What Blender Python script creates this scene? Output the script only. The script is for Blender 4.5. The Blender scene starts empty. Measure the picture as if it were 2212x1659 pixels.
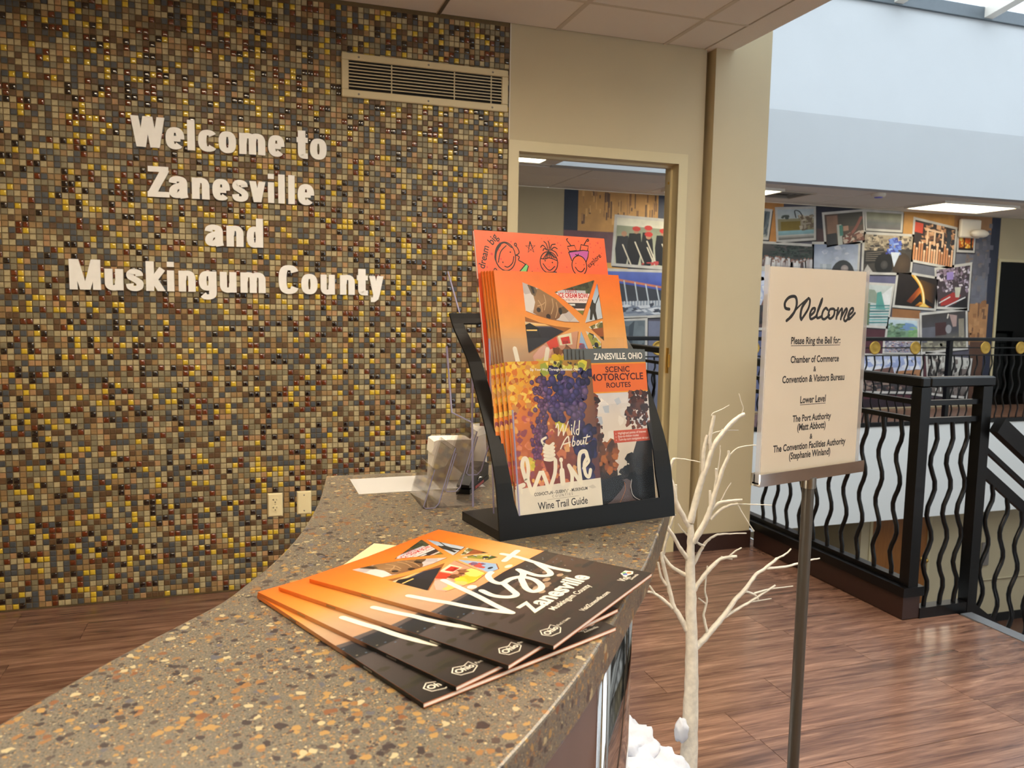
import bpy, math, random
from mathutils import Vector, Matrix
random.seed(7)
R = math.radians
sc = bpy.context.scene
col = sc.collection
V3 = Vector

# ------------------------------------------------------------------ camera
YAW, PITCH, ROLL, FPX, CAMZ = 0.318489, 0.1002, 0.016978, 1707.07, 1.375
def cam_axes():
    f = V3((math.sin(YAW)*math.cos(PITCH), math.cos(YAW)*math.cos(PITCH), -math.sin(PITCH)))
    r = V3((math.cos(YAW), -math.sin(YAW), 0)); u = r.cross(f)
    return r*math.cos(ROLL)+u*math.sin(ROLL), -r*math.sin(ROLL)+u*math.cos(ROLL), f
CR, CU, CF = cam_axes()
cd = bpy.data.cameras.new('camera'); cam = bpy.data.objects.new('camera', cd); col.objects.link(cam)
cam.matrix_world = Matrix(((CR.x, CU.x, -CF.x, 0), (CR.y, CU.y, -CF.y, 0), (CR.z, CU.z, -CF.z, CAMZ), (0, 0, 0, 1)))
cd.sensor_width = 36.0; cd.lens = FPX/2212*36; cd.clip_start = 0.02; cd.clip_end = 200
cd.dof.use_dof = True; cd.dof.focus_distance = 1.3; cd.dof.aperture_fstop = 13
sc.camera = cam

# ------------------------------------------------------------------ world, exposure
w = bpy.data.worlds.new('sky'); sc.world = w; w.use_nodes = True
bg = w.node_tree.nodes['Background']; bg.inputs[0].default_value = (0.86, 0.93, 1.0, 1); bg.inputs[1].default_value = 3.0
sc.view_settings.view_transform = 'Standard'; sc.view_settings.look = 'None'
sc.view_settings.gamma = 1.0; sc.view_settings.use_curve_mapping = False
sc.view_settings.exposure = 0.0
TROFFER = 25.0          # radiance of the ceiling light diffusers
sc.cycles.use_denoising = True
sc.cycles.max_bounces = 8; sc.cycles.diffuse_bounces = 4; sc.cycles.transparent_max_bounces = 24
sc.cycles.sample_clamp_indirect = 6.0
pl = bpy.data.lights.new('skylight_portal', 'AREA'); pl.shape = 'RECTANGLE'; pl.size = 9.8; pl.size_y = 7.6
pl.cycles.is_portal = True
po = bpy.data.objects.new('skylight_portal', pl); col.objects.link(po); po.location = (7.45, 3.6, 4.85)

# ------------------------------------------------------------------ helpers
def lin(c):
    return tuple(((v/255)/12.92 if v/255 <= .04045 else ((v/255+.055)/1.055)**2.4) for v in c[:3])
def nd(nt, t, **kw):
    n = nt.nodes.new(t)
    for k, v in kw.items(): setattr(n, k, v)
    return n
def mat(name, c, rough=.6, metal=0., spec=.5, noise=0., nscale=20., bump=0., bscale=200., stretch=None, emit=None, est=0., coat=0., trans=0., objrand=0., alpha=1.):
    m = bpy.data.materials.new(name); m.use_nodes = True; nt = m.node_tree
    b = nt.nodes['Principled BSDF']; L = nt.links.new
    c = lin(c) if max(c) > 1.001 else tuple(c)
    b.inputs['Base Color'].default_value = (*c, 1)
    b.inputs['Roughness'].default_value = rough; b.inputs['Metallic'].default_value = metal
    b.inputs['Specular IOR Level'].default_value = spec; b.inputs['Coat Weight'].default_value = coat
    b.inputs['Transmission Weight'].default_value = trans; b.inputs['Alpha'].default_value = alpha
    if emit: b.inputs['Emission Color'].default_value = (*lin(emit), 1); b.inputs['Emission Strength'].default_value = est
    tc = None
    if noise or bump: tc = nd(nt, 'ShaderNodeTexCoord')
    if noise or objrand:
        base = nd(nt, 'ShaderNodeMix', data_type='RGBA', blend_type='MULTIPLY'); base.inputs[0].default_value = 1
        base.inputs[6].default_value = (*c, 1)
        cur = None
        if noise:
            n = nd(nt, 'ShaderNodeTexNoise'); n.inputs['Scale'].default_value = nscale; n.inputs['Detail'].default_value = 5
            if stretch:
                mp = nd(nt, 'ShaderNodeMapping'); mp.inputs['Scale'].default_value = stretch
                L(tc.outputs['Object'], mp.inputs[0]); L(mp.outputs[0], n.inputs['Vector'])
            else: L(tc.outputs['Object'], n.inputs['Vector'])
            mr = nd(nt, 'ShaderNodeMapRange'); mr.inputs[1].default_value = .3; mr.inputs[2].default_value = .7
            mr.inputs[3].default_value = 1-noise; mr.inputs[4].default_value = 1+noise
            L(n.outputs['Fac'], mr.inputs[0]); cur = mr.outputs[0]
        if objrand:
            oi = nd(nt, 'ShaderNodeObjectInfo'); m2 = nd(nt, 'ShaderNodeMapRange')
            m2.inputs[3].default_value = 1-objrand; m2.inputs[4].default_value = 1+objrand
            L(oi.outputs['Random'], m2.inputs[0])
            if cur:
                mu = nd(nt, 'ShaderNodeMath', operation='MULTIPLY'); L(cur, mu.inputs[0]); L(m2.outputs[0], mu.inputs[1]); cur = mu.outputs[0]
            else: cur = m2.outputs[0]
        L(cur, base.inputs[7]); L(base.outputs[2], b.inputs['Base Color'])
    if bump:
        n = nd(nt, 'ShaderNodeTexNoise'); n.inputs['Scale'].default_value = bscale; n.inputs['Detail'].default_value = 3
        L(tc.outputs['Object'], n.inputs['Vector'])
        bp = nd(nt, 'ShaderNodeBump'); bp.inputs['Strength'].default_value = bump; bp.inputs['Distance'].default_value = .002
        L(n.outputs['Fac'], bp.inputs['Height']); L(bp.outputs[0], b.inputs['Normal'])
    return m
def print_mat(name, rough=.35, spec=.5, noise=.05, nscale=30., gain=1.):
    m = bpy.data.materials.new(name); m.use_nodes = True; nt = m.node_tree; L = nt.links.new
    b = nt.nodes['Principled BSDF']; a = nd(nt, 'ShaderNodeVertexColor', layer_name='Col')
    tc = nd(nt, 'ShaderNodeTexCoord'); n = nd(nt, 'ShaderNodeTexNoise'); n.inputs['Scale'].default_value = nscale; n.inputs['Detail'].default_value = 6
    L(tc.outputs['Object'], n.inputs['Vector'])
    mr = nd(nt, 'ShaderNodeMapRange'); mr.inputs[1].default_value = .3; mr.inputs[2].default_value = .7
    mr.inputs[3].default_value = gain*(1-noise); mr.inputs[4].default_value = gain*(1+noise); L(n.outputs['Fac'], mr.inputs[0])
    mx = nd(nt, 'ShaderNodeMix', data_type='RGBA', blend_type='MULTIPLY'); mx.inputs[0].default_value = 1
    L(a.outputs['Color'], mx.inputs[6]); L(mr.outputs[0], mx.inputs[7]); L(mx.outputs[2], b.inputs['Base Color'])
    b.inputs['Roughness'].default_value = rough; b.inputs['Specular IOR Level'].default_value = spec
    return m
def clear_mat(name, tint, gloss=.08, rough=.03):
    m = bpy.data.materials.new(name); m.use_nodes = True; nt = m.node_tree; L = nt.links.new
    nt.nodes.remove(nt.nodes['Principled BSDF']); out = nt.nodes['Material Output']
    t = nd(nt, 'ShaderNodeBsdfTransparent'); t.inputs[0].default_value = (*tint, 1)
    g = nd(nt, 'ShaderNodeBsdfGlossy'); g.inputs['Roughness'].default_value = rough
    lw_ = nd(nt, 'ShaderNodeLayerWeight'); lw_.inputs[0].default_value = .5
    fr = nd(nt, 'ShaderNodeMath', operation='POWER'); fr.inputs[1].default_value = 5; L(lw_.outputs['Facing'], fr.inputs[0])
    ad = nd(nt, 'ShaderNodeMath', operation='ADD', use_clamp=True); ad.inputs[1].default_value = gloss+.03
    mx = nd(nt, 'ShaderNodeMixShader'); L(fr.outputs[0], ad.inputs[0]); L(ad.outputs[0], mx.inputs[0])
    L(t.outputs[0], mx.inputs[1]); L(g.outputs[0], mx.inputs[2]); L(mx.outputs[0], out.inputs[0])
    return m

WPOS = {}
def props(o, label=None, cat=None, group=None, kind=None):
    if label: o['label'] = label
    if cat: o['category'] = cat
    if group: o['group'] = group
    if kind: o['kind'] = kind
    return o
def thing(name, loc, label=None, cat=None, group=None, kind=None):
    o = bpy.data.objects.new(name, None); col.objects.link(o); o.location = loc; o.empty_display_size = .05
    WPOS[o] = V3(loc); return props(o, label, cat, group, kind)
class MB:
    def __init__(s): s.v = []; s.f = []; s.m = []; s.sm = []
    def add(s, vs, fs, m=0, smooth=False):
        k = len(s.v); s.v += [tuple(p) for p in vs]
        for f in fs: s.f.append(tuple(i+k for i in f)); s.m.append(m); s.sm.append(smooth)
        return s
    def box(s, x0, x1, y0, y1, z0, z1, m=0):
        return s.add([(x0,y0,z0),(x1,y0,z0),(x1,y1,z0),(x0,y1,z0),(x0,y0,z1),(x1,y0,z1),(x1,y1,z1),(x0,y1,z1)],
              [(0,3,2,1),(4,5,6,7),(0,1,5,4),(1,2,6,5),(2,3,7,6),(3,0,4,7)], m)
    def cbox(s, x0, x1, y0, y1, z0, z1, c, m=0):
        # box with chamfered edges: three nested octagon-ish rings
        xs = [(x0+c, x1-c, y0+c, y1-c, z0), (x0, x1, y0, y1, z0+c), (x0, x1, y0, y1, z1-c), (x0+c, x1-c, y0+c, y1-c, z1)]
        vs = []
        for a, b, d, e, z in xs:
            k = min(c, (b-a)/4, (e-d)/4)
            vs += [(a+k,d,z),(b-k,d,z),(b,d+k,z),(b,e-k,z),(b-k,e,z),(a+k,e,z),(a,e-k,z),(a,d+k,z)]
        fs = [tuple(range(7,-1,-1)), tuple(range(24,32))]
        for r in range(3):
            for i in range(8):
                j = (i+1) % 8; fs.append((r*8+i, r*8+j, r*8+8+j, r*8+8+i))
        return s.add(vs, fs, m)
    def obox(s, o, ax, ay, az, m=0):
        o, ax, ay, az = V3(o), V3(ax), V3(ay), V3(az)
        return s.add([o, o+ax, o+ax+ay, o+ay, o+az, o+ax+az, o+ax+ay+az, o+ay+az],
              [(0,3,2,1),(4,5,6,7),(0,1,5,4),(1,2,6,5),(2,3,7,6),(3,0,4,7)], m)
    def bar(s, p, q, wd, ht, m=0, up=(0,0,1)):
        p, q = V3(p), V3(q); d = (q-p); L = d.normalized(); sd = L.cross(V3(up)).normalized(); u = sd.cross(L)
        return s.obox(p-sd*wd/2-u*ht/2, d, sd*wd, u*ht, m)
    def prism(s, pts, lo, hi, m=0, ms=None):
        # pts: planar outline as 3D points; lo, hi: offset vectors
        n = len(pts); lo, hi = V3(lo), V3(hi); vs = [V3(p)+lo for p in pts]+[V3(p)+hi for p in pts]
        s.add(vs, [tuple(range(n-1,-1,-1)), tuple(range(n, 2*n))], m)
        return s.add(vs, [(i,(i+1)%n,n+(i+1)%n,n+i) for i in range(n)], m if ms is None else ms)
    def tube(s, pts, r, n=8, m=0, caps=True, smooth=True):
        pts = [V3(p) for p in pts]; k = len(pts); rs = r if isinstance(r, (list, tuple)) else [r]*k
        vs = []; prev = None
        for i, p in enumerate(pts):
            t = (pts[min(i+1,k-1)]-pts[max(i-1,0)]).normalized()
            if prev is None:
                a = V3((0,0,1)) if abs(t.z) < .9 else V3((1,0,0)); sd = t.cross(a).normalized()
            else: sd = (prev-t*prev.dot(t)).normalized()
            prev = sd; u = t.cross(sd)
            for j in range(n):
                an = 2*math.pi*j/n; vs.append(p+(sd*math.cos(an)+u*math.sin(an))*rs[i])
        fs = [(i*n+j, i*n+(j+1)%n, (i+1)*n+(j+1)%n, (i+1)*n+j) for i in range(k-1) for j in range(n)]
        s.add(vs, fs, m, smooth)
        if caps: s.add(vs[:n], [tuple(range(n-1,-1,-1))], m); s.add(vs[-n:], [tuple(range(n))], m)
        return s
    def lathe(s, c, prof, n=24, m=0, axis='z', smooth=True):
        # prof: (radius, height) pairs
        c = V3(c); vs = []
        for r, h in prof:
            for j in range(n):
                a = 2*math.pi*j/n
                if axis == 'z': vs.append(c+V3((r*math.cos(a), r*math.sin(a), h)))
                elif axis == 'y': vs.append(c+V3((r*math.cos(a), h, r*math.sin(a))))
                else: vs.append(c+V3((h, r*math.cos(a), r*math.sin(a))))
        k = len(prof)
        s.add(vs, [(i*n+j, i*n+(j+1)%n, (i+1)*n+(j+1)%n, (i+1)*n+j) for i in range(k-1) for j in range(n)], m, smooth)
        return s.add([vs[j] for j in range(n)]+vs[-n:], [tuple(range(n-1,-1,-1)), tuple(range(n,2*n))], m)
    def build(s, name, mats, parent=None, label=None, cat=None, group=None, kind=None, local=False):
        me = bpy.data.meshes.new(name)
        if not isinstance(mats, (list, tuple)): mats = [mats]
        if parent is not None and not local: o = WPOS[parent]
        elif local: o = V3((0,0,0))
        else:
            xs = [p[0] for p in s.v]; ys = [p[1] for p in s.v]; zs = [p[2] for p in s.v]
            o = V3(((min(xs)+max(xs))/2, (min(ys)+max(ys))/2, min(zs)))
        me.from_pydata([(p[0]-o.x, p[1]-o.y, p[2]-o.z) for p in s.v], [], s.f)
        for mt in mats: me.materials.append(mt)
        me.polygons.foreach_set('material_index', s.m); me.polygons.foreach_set('use_smooth', s.sm)
        me.validate(); me.update()
        ob = bpy.data.objects.new(name, me); col.objects.link(ob)
        if parent is not None: ob.parent = parent; WPOS[ob] = WPOS[parent].copy() if not local else V3((0,0,0))
        else: ob.location = o; WPOS[ob] = o
        return props(ob, label, cat, group, kind)
def copy_tree(o, parent=None):
    c = o.copy(); col.objects.link(c); c.parent = parent; WPOS[c] = WPOS.get(o, V3((0,0,0))).copy()
    for ch in list(o.children): copy_tree(ch, c)
    return c
def shared(name, me, loc, parent, rot=None):
    o = bpy.data.objects.new(name, me); col.objects.link(o); o.parent = parent; o.location = V3(loc)-WPOS[parent]
    if rot: o.rotation_euler = rot
    return o
def place(o, loc, ex, ey):
    ex, ey = V3(ex).normalized(), V3(ey).normalized(); ez = ex.cross(ey)
    o.matrix_world = Matrix(((ex.x,ey.x,ez.x,loc[0]),(ex.y,ey.y,ez.y,loc[1]),(ex.z,ey.z,ez.z,loc[2]),(0,0,0,1)))
def catmull(P, n=6, closed=False):
    P = [V3(p) for p in P]; out = []; k = len(P)
    for i in range(k if closed else k-1):
        if closed: a, b, c, d = P[(i-1)%k], P[i], P[(i+1)%k], P[(i+2)%k]
        else: a, b, c, d = P[max(i-1,0)], P[i], P[i+1], P[min(i+2,k-1)]
        for j in range(n):
            t = j/n
            out.append(.5*((2*b)+(c-a)*t+(2*a-5*b+4*c-d)*t*t+(3*b-a-3*c+d)*t**3))
    if not closed: out.append(P[-1])
    return out

# ------------------------------------------------------------------ flat print (canvas of coloured polygons)
_tc = {}
def text_polys(s, off=0.):
    if (s, off) in _tc: return _tc[(s, off)]
    cu = bpy.data.curves.new('t', 'FONT'); cu.body = s; cu.size = 1; cu.offset = off; cu.resolution_u = 3; cu.fill_mode = 'FRONT'
    o = bpy.data.objects.new('t', cu); col.objects.link(o)
    me = o.evaluated_get(bpy.context.evaluated_depsgraph_get()).to_mesh()
    P = [[(me.vertices[i].co.x, me.vertices[i].co.y) for i in p.vertices] for p in me.polygons]
    o.evaluated_get(bpy.context.evaluated_depsgraph_get()).to_mesh_clear()
    bpy.data.objects.remove(o); bpy.data.curves.remove(cu)
    xs = [x for p in P for x, y in p] or [0, 1]
    r = (P, min(xs), max(xs)); _tc[(s, off)] = r; return r
def clip_poly(poly, clip):
    # poly: [(x,y,c)], clip: convex list; both in same plane
    A = sum(clip[i][0]*clip[(i+1)%len(clip)][1]-clip[(i+1)%len(clip)][0]*clip[i][1] for i in range(len(clip)))
    sg = 1 if A > 0 else -1; out = poly
    for i in range(len(clip)):
        (x0, y0), (x1, y1) = clip[i], clip[(i+1) % len(clip)]
        d = lambda p: sg*((x1-x0)*(p[1]-y0)-(y1-y0)*(p[0]-x0))
        inp, out = out, []
        for j in range(len(inp)):
            p, q = inp[j], inp[(j+1) % len(inp)]; dp, dq = d(p), d(q)
            if dp >= 0: out.append(p)
            if (dp >= 0) != (dq >= 0):
                t = dp/(dp-dq); out.append((p[0]+(q[0]-p[0])*t, p[1]+(q[1]-p[1])*t, tuple(a+(b-a)*t for a, b in zip(p[2], q[2]))))
        if len(out) < 3: return []
    return out
class CV:
    def __init__(s, sx=1, sy=1, eps=3e-5, bound=None): s.P = []; s.k = 0; s.grp = False; s.bound = bound; s.clip = bound; s.sx = sx; s.sy = sy; s.eps = eps
    def poly(s, pts, c, lay=1):
        cs = [lin(c)]*len(pts) if not isinstance(c[0], (tuple, list)) else [lin(k) for k in c]
        p = [(x*s.sx, y*s.sy, k) for (x, y), k in zip(pts, cs)]
        if s.clip: p = clip_poly(p, s.clip)
        if len(p) >= 3: s.P.append((p, lay+(s.k % 30)/30))
        if not s.grp: s.k += 1
    def setclip(s, pts): s.clip = [(x*s.sx, y*s.sy) for x, y in pts] if pts else s.bound
    def rect(s, x0, y0, x1, y1, c, lay=1): s.poly([(x0,y0),(x1,y0),(x1,y1),(x0,y1)], c, lay)
    def vgrad(s, x0, y0, x1, y1, stops, lay=1):
        for (a, ca), (b, cb) in zip(stops[:-1], stops[1:]):
            s.poly([(x0,y0+(y1-y0)*a),(x1,y0+(y1-y0)*a),(x1,y0+(y1-y0)*b),(x0,y0+(y1-y0)*b)], [ca,ca,cb,cb], lay)
    def circ(s, x, y, rx, ry, c, lay=1, c2=None, n=12, off=(0,0), rot=0):
        pt = []
        for i in range(n):
            a = 2*math.pi*i/n; px, py = rx*math.cos(a), ry*math.sin(a)
            pt.append((x+px*math.cos(rot)-py*math.sin(rot), y+px*math.sin(rot)+py*math.cos(rot)))
        if c2 is None: s.poly(pt, c, lay)
        else:
            s.grp = True
            for i in range(n): s.poly([(x+off[0], y+off[1]), pt[i], pt[(i+1)%n]], [c2, c, c], lay)
            s.grp = False; s.k += 1
    def blobs(s, x0, y0, x1, y1, n, r, cs, lay=2, rnd=random):
        for i in range(n):
            rr = r*(.5+rnd.random()); k = rnd.randint(4, 7); a0 = rnd.random()*6; x = x0+(x1-x0)*rnd.random(); y = y0+(y1-y0)*rnd.random()
            s.poly([(x+rr*(.6+.7*rnd.random())*math.cos(a0+6.283*j/k)/s.sx, y+rr*(.6+.7*rnd.random())*math.sin(a0+6.283*j/k)/s.sy) for j in range(k)], rnd.choice(cs), lay+i%2)
    def stroke(s, pts, wd, c, lay=3, smooth=5, taper=None, rounded=True):
        P = [V3((x*s.sx, y*s.sy, 0)) for x, y in pts]
        if smooth > 1 and len(P) > 2: P = catmull(P, smooth)
        k = len(P); sx, sy = s.sx, s.sy; s.sx = s.sy = 1; Ls = []; Rs = []
        for i in range(k):
            t = P[min(i+1,k-1)]-P[max(i-1,0)]; t = t.normalized() if t.length else V3((1,0,0)); n = V3((-t.y, t.x, 0)); h = wd/2
            if taper: f = i/(k-1); h *= taper[0]+(taper[1]-taper[0])*f
            Ls.append((P[i]+n*h).to_tuple()[:2]); Rs.append((P[i]-n*h).to_tuple()[:2])
        for i in range(k-1): s.poly([Ls[i], Ls[i+1], Rs[i+1], Rs[i]], c, lay)
        if rounded:
            h0 = wd/2*(taper[0] if taper else 1); h1 = wd/2*(taper[1] if taper else 1)
            s.circ(P[0].x, P[0].y, h0, h0, c, lay, n=8); s.circ(P[-1].x, P[-1].y, h1, h1, c, lay, n=8)
        s.sx, s.sy = sx, sy
    def text(s, t, x, y, width, c, lay=4, off=.0, ratio=1.0, rot=0, height=None, align='c'):
        # x, y: centre of the baseline (canvas units); width: total width; ratio scales the height
        P, a, b = text_polys(t, off); k = width*s.sx/(b-a); h = height*s.sy if height else k*ratio
        sx, sy = s.sx, s.sy; s.sx = s.sy = 1; m = (a+b)/2 if align == 'c' else a
        for p in P:
            q = []
            for px, py in p:
                X, Y = (px-m)*k, -py*h
                q.append((x*sx+X*math.cos(rot)-Y*math.sin(rot), y*sy+X*math.sin(rot)+Y*math.cos(rot)))
            s.poly(q, c, lay)
        s.sx, s.sy = sx, sy
    def mesh(s, name, m, O=(0,0,0), ex=(1,0,0), ey=(0,-1,0), bend=None):
        O, ex, ey = V3(O), V3(ex), V3(ey); n = ey.cross(ex); vs = []; fs = []; cs = []
        for p, lay in s.P:
            A = sum(p[i][0]*p[(i+1)%len(p)][1]-p[(i+1)%len(p)][0]*p[i][1] for i in range(len(p)))
            if abs(A) < 1e-12: continue
            if A > 0: p = p[::-1]
            k = len(vs)
            for x, y, c in p:
                vs.append(tuple(O+ex*x+ey*y+n*(lay*s.eps))); cs += [*c, 1.0]
            fs.append(tuple(range(k, k+len(p))))
        me = bpy.data.meshes.new(name); me.from_pydata(vs, [], fs)
        at = me.color_attributes.new('Col', 'FLOAT_COLOR', 'CORNER'); at.data.foreach_set('color', cs)
        me.materials.append(m); me.update(); return me
    def obj(s, name, m, parent=None, local=False, **kw):
        lab = {k: kw.pop(k) for k in ('label', 'cat', 'group', 'kind') if k in kw}
        if parent is not None and not local and 'O' in kw: kw['O'] = V3(kw['O'])-WPOS[parent]
        o = bpy.data.objects.new(name, s.mesh(name, m, **kw)); col.objects.link(o)
        if parent is not None: o.parent = parent; WPOS[o] = WPOS.get(parent, V3((0,0,0))).copy()
        return props(o, **lab)

# ------------------------------------------------------------------ materials
M = {}
M['beige'] = mat('painted_wall_tan', (188, 174, 142), .65, noise=.025, nscale=3, bump=.12, bscale=350)
M['casing'] = mat('door_frame_paint', (200, 187, 148), .35, noise=.02, nscale=4)
M['white'] = mat('painted_wall_white', (226, 226, 222), .7, noise=.015, nscale=2)
M['ceil'] = mat('acoustic_tile', (236, 230, 220), .9, noise=.06, nscale=260, bump=.5, bscale=420)
M['tbar'] = mat('ceiling_grid', (205, 196, 180), .5, noise=.02)
M['grout'] = mat('grout', (104, 86, 56), .85, noise=.12, nscale=60)
M['brownbase'] = mat('vinyl_base', (50, 31, 26), .45, noise=.05, nscale=10)
M['black'] = mat('black_paint', (10, 10, 11), .32, spec=.35, noise=.04, nscale=15)
M['blackmatte'] = mat('black_powder_coat', (11, 11, 11), .45, spec=.25, bump=.05, bscale=900)
M['brass'] = mat('brass', (205, 165, 80), .35, metal=.85, noise=.08, nscale=40)
M['steel'] = mat('brushed_steel', (150, 145, 135), .28, metal=1.0, noise=.06, nscale=40)
M['chrome'] = mat('chrome', (215, 213, 210), .06, metal=1.0, noise=.03, nscale=8)
M['pole'] = mat('satin_pole', (96, 92, 85), .38, metal=.6, noise=.04, nscale=20)
M['grille'] = mat('grille_paint', (198, 184, 146), .4, noise=.02)
M['dark'] = mat('dark_duct', (18, 15, 12), .9, noise=.05)
M['ivory'] = mat('ivory_plastic', (232, 218, 172), .35, noise=.01)
M['ivorydark'] = mat('outlet_slot', (40, 30, 20), .6, noise=.02)
M['letter'] = mat('letter_metal', (250, 249, 244), .3, metal=.0, noise=.03, nscale=30)
M['pages'] = mat('paper_edges', (240, 234, 226), .8, noise=.08, nscale=300, stretch=(1, 1, 12))
M['paper'] = mat('paper', (238, 234, 224), .75, noise=.015, nscale=12)
M['acrylic'] = clear_mat('clear_acrylic', (.97, .97, .97), -.026)
M['smoke'] = clear_mat('smoky_acrylic', (.955, .95, .95), .01)
M['acedge'] = mat('acrylic_edge', (170, 168, 206), .15, noise=.05, alpha=.65)
M['glass'] = clear_mat('window_glass', (.93, .96, .97), .0)
M['snow'] = mat('fiberfill', (206, 210, 220), 1.0, spec=.05, noise=.02, nscale=12, bump=.6, bscale=90)
M['tree'] = mat('glitter_birch', (226, 220, 206), .5, noise=.14, nscale=60, bump=.5, bscale=220)
M['lamp'] = mat('light_diffuser', (255, 250, 235), .5, emit=(255, 240, 216), est=TROFFER)
M['lampfar'] = mat('light_diffuser_cool', (255, 250, 235), .5, emit=(255, 240, 205), est=9)
M['lampwhite'] = mat('light_frame', (235, 230, 220), .4, noise=.01)
M['mag'] = print_mat('coated_print', .35, .28, .05, 40, .80)
M['matte_print'] = print_mat('sign_print', .5, .4, .02, 10)
M['mural'] = print_mat('mural_print', .5, .5, .15, 6)
M['wood_door'] = mat('oak_door', (142, 90, 42), .4, noise=.15, nscale=9, stretch=(6, 6, .6))
M['lam'] = mat('maroon_laminate', (104, 76, 66), .12, noise=.05, nscale=6)
M['stone_floor'] = mat('lower_floor', (86, 58, 44), .4, noise=.15, nscale=8)
M['nose'] = mat('stair_nosing', (112, 116, 122), .45, metal=.3, noise=.05, nscale=60)
M['darkmetal'] = mat('skylight_frame', (104, 114, 122), .4, metal=.2, noise=.03)
M['whitepl'] = mat('white_plastic', (236, 228, 214), .4, noise=.01)
M['red'] = mat('red_plastic', (150, 40, 35), .4, noise=.02)
M['grey_pl'] = mat('grey_plate', (140, 134, 128), .4, metal=.4, noise=.05)
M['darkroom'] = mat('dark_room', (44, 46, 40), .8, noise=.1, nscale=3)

def wood_mat():
    m = bpy.data.materials.new('wood_vinyl_plank'); m.use_nodes = True; nt = m.node_tree; L = nt.links.new
    b = nt.nodes['Principled BSDF']; tc = nd(nt, 'ShaderNodeTexCoord'); oi = nd(nt, 'ShaderNodeObjectInfo')
    mul = nd(nt, 'ShaderNodeMath', operation='MULTIPLY'); mul.inputs[1].default_value = 60; L(oi.outputs['Random'], mul.inputs[0])
    cb = nd(nt, 'ShaderNodeCombineXYZ'); L(mul.outputs[0], cb.inputs[0]); L(mul.outputs[0], cb.inputs[1]); L(mul.outputs[0], cb.inputs[2])
    ad = nd(nt, 'ShaderNodeVectorMath', operation='ADD'); L(tc.outputs['Object'], ad.inputs[0]); L(cb.outputs[0], ad.inputs[1])
    mp = nd(nt, 'ShaderNodeMapping'); mp.inputs['Scale'].default_value = (1.1, 13, 13); L(ad.outputs[0], mp.inputs[0])
    n1 = nd(nt, 'ShaderNodeTexNoise'); n1.inputs['Scale'].default_value = 2.2; n1.inputs['Detail'].default_value = 8; n1.inputs['Roughness'].default_value = .62; n1.inputs['Distortion'].default_value = .7
    L(mp.outputs[0], n1.inputs['Vector'])
    mp2 = nd(nt, 'ShaderNodeMapping'); mp2.inputs['Scale'].default_value = (6, 140, 140); L(ad.outputs[0], mp2.inputs[0])
    n2 = nd(nt, 'ShaderNodeTexNoise'); n2.inputs['Scale'].default_value = 1.6; n2.inputs['Detail'].default_value = 4; L(mp2.outputs[0], n2.inputs['Vector'])
    cr = nd(nt, 'ShaderNodeValToRGB'); e = cr.color_ramp.elements
    e[0].position = .30; e[0].color = (*lin((84, 58, 46)), 1); e[1].position = .74; e[1].color = (*lin((164, 128, 106)), 1)
    x = cr.color_ramp.elements.new(.44); x.color = (*lin((112, 81, 66)), 1); x = cr.color_ramp.elements.new(.56); x.color = (*lin((134, 100, 82)), 1)
    L(n1.outputs['Fac'], cr.inputs[0])
    mr = nd(nt, 'ShaderNodeMapRange'); mr.inputs[1].default_value = .32; mr.inputs[2].default_value = .6; mr.inputs[3].default_value = .74; mr.inputs[4].default_value = 1.06; L(n2.outputs['Fac'], mr.inputs[0])
    m3 = nd(nt, 'ShaderNodeMapRange'); m3.inputs[3].default_value = .84; m3.inputs[4].default_value = 1.12; L(oi.outputs['Random'], m3.inputs[0])
    mm = nd(nt, 'ShaderNodeMath', operation='MULTIPLY'); L(mr.outputs[0], mm.inputs[0]); L(m3.outputs[0], mm.inputs[1])
    mx = nd(nt, 'ShaderNodeMix', data_type='RGBA', blend_type='MULTIPLY'); mx.inputs[0].default_value = 1
    L(cr.outputs[0], mx.inputs[6]); L(mm.outputs[0], mx.inputs[7]); L(mx.outputs[2], b.inputs['Base Color'])
    b.inputs['Roughness'].default_value = .23
    bp = nd(nt, 'ShaderNodeBump'); bp.inputs['Strength'].default_value = .12; bp.inputs['Distance'].default_value = .001; L(n2.outputs['Fac'], bp.inputs['Height']); L(bp.outputs[0], b.inputs['Normal'])
    return m
M['wood'] = wood_mat()
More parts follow.
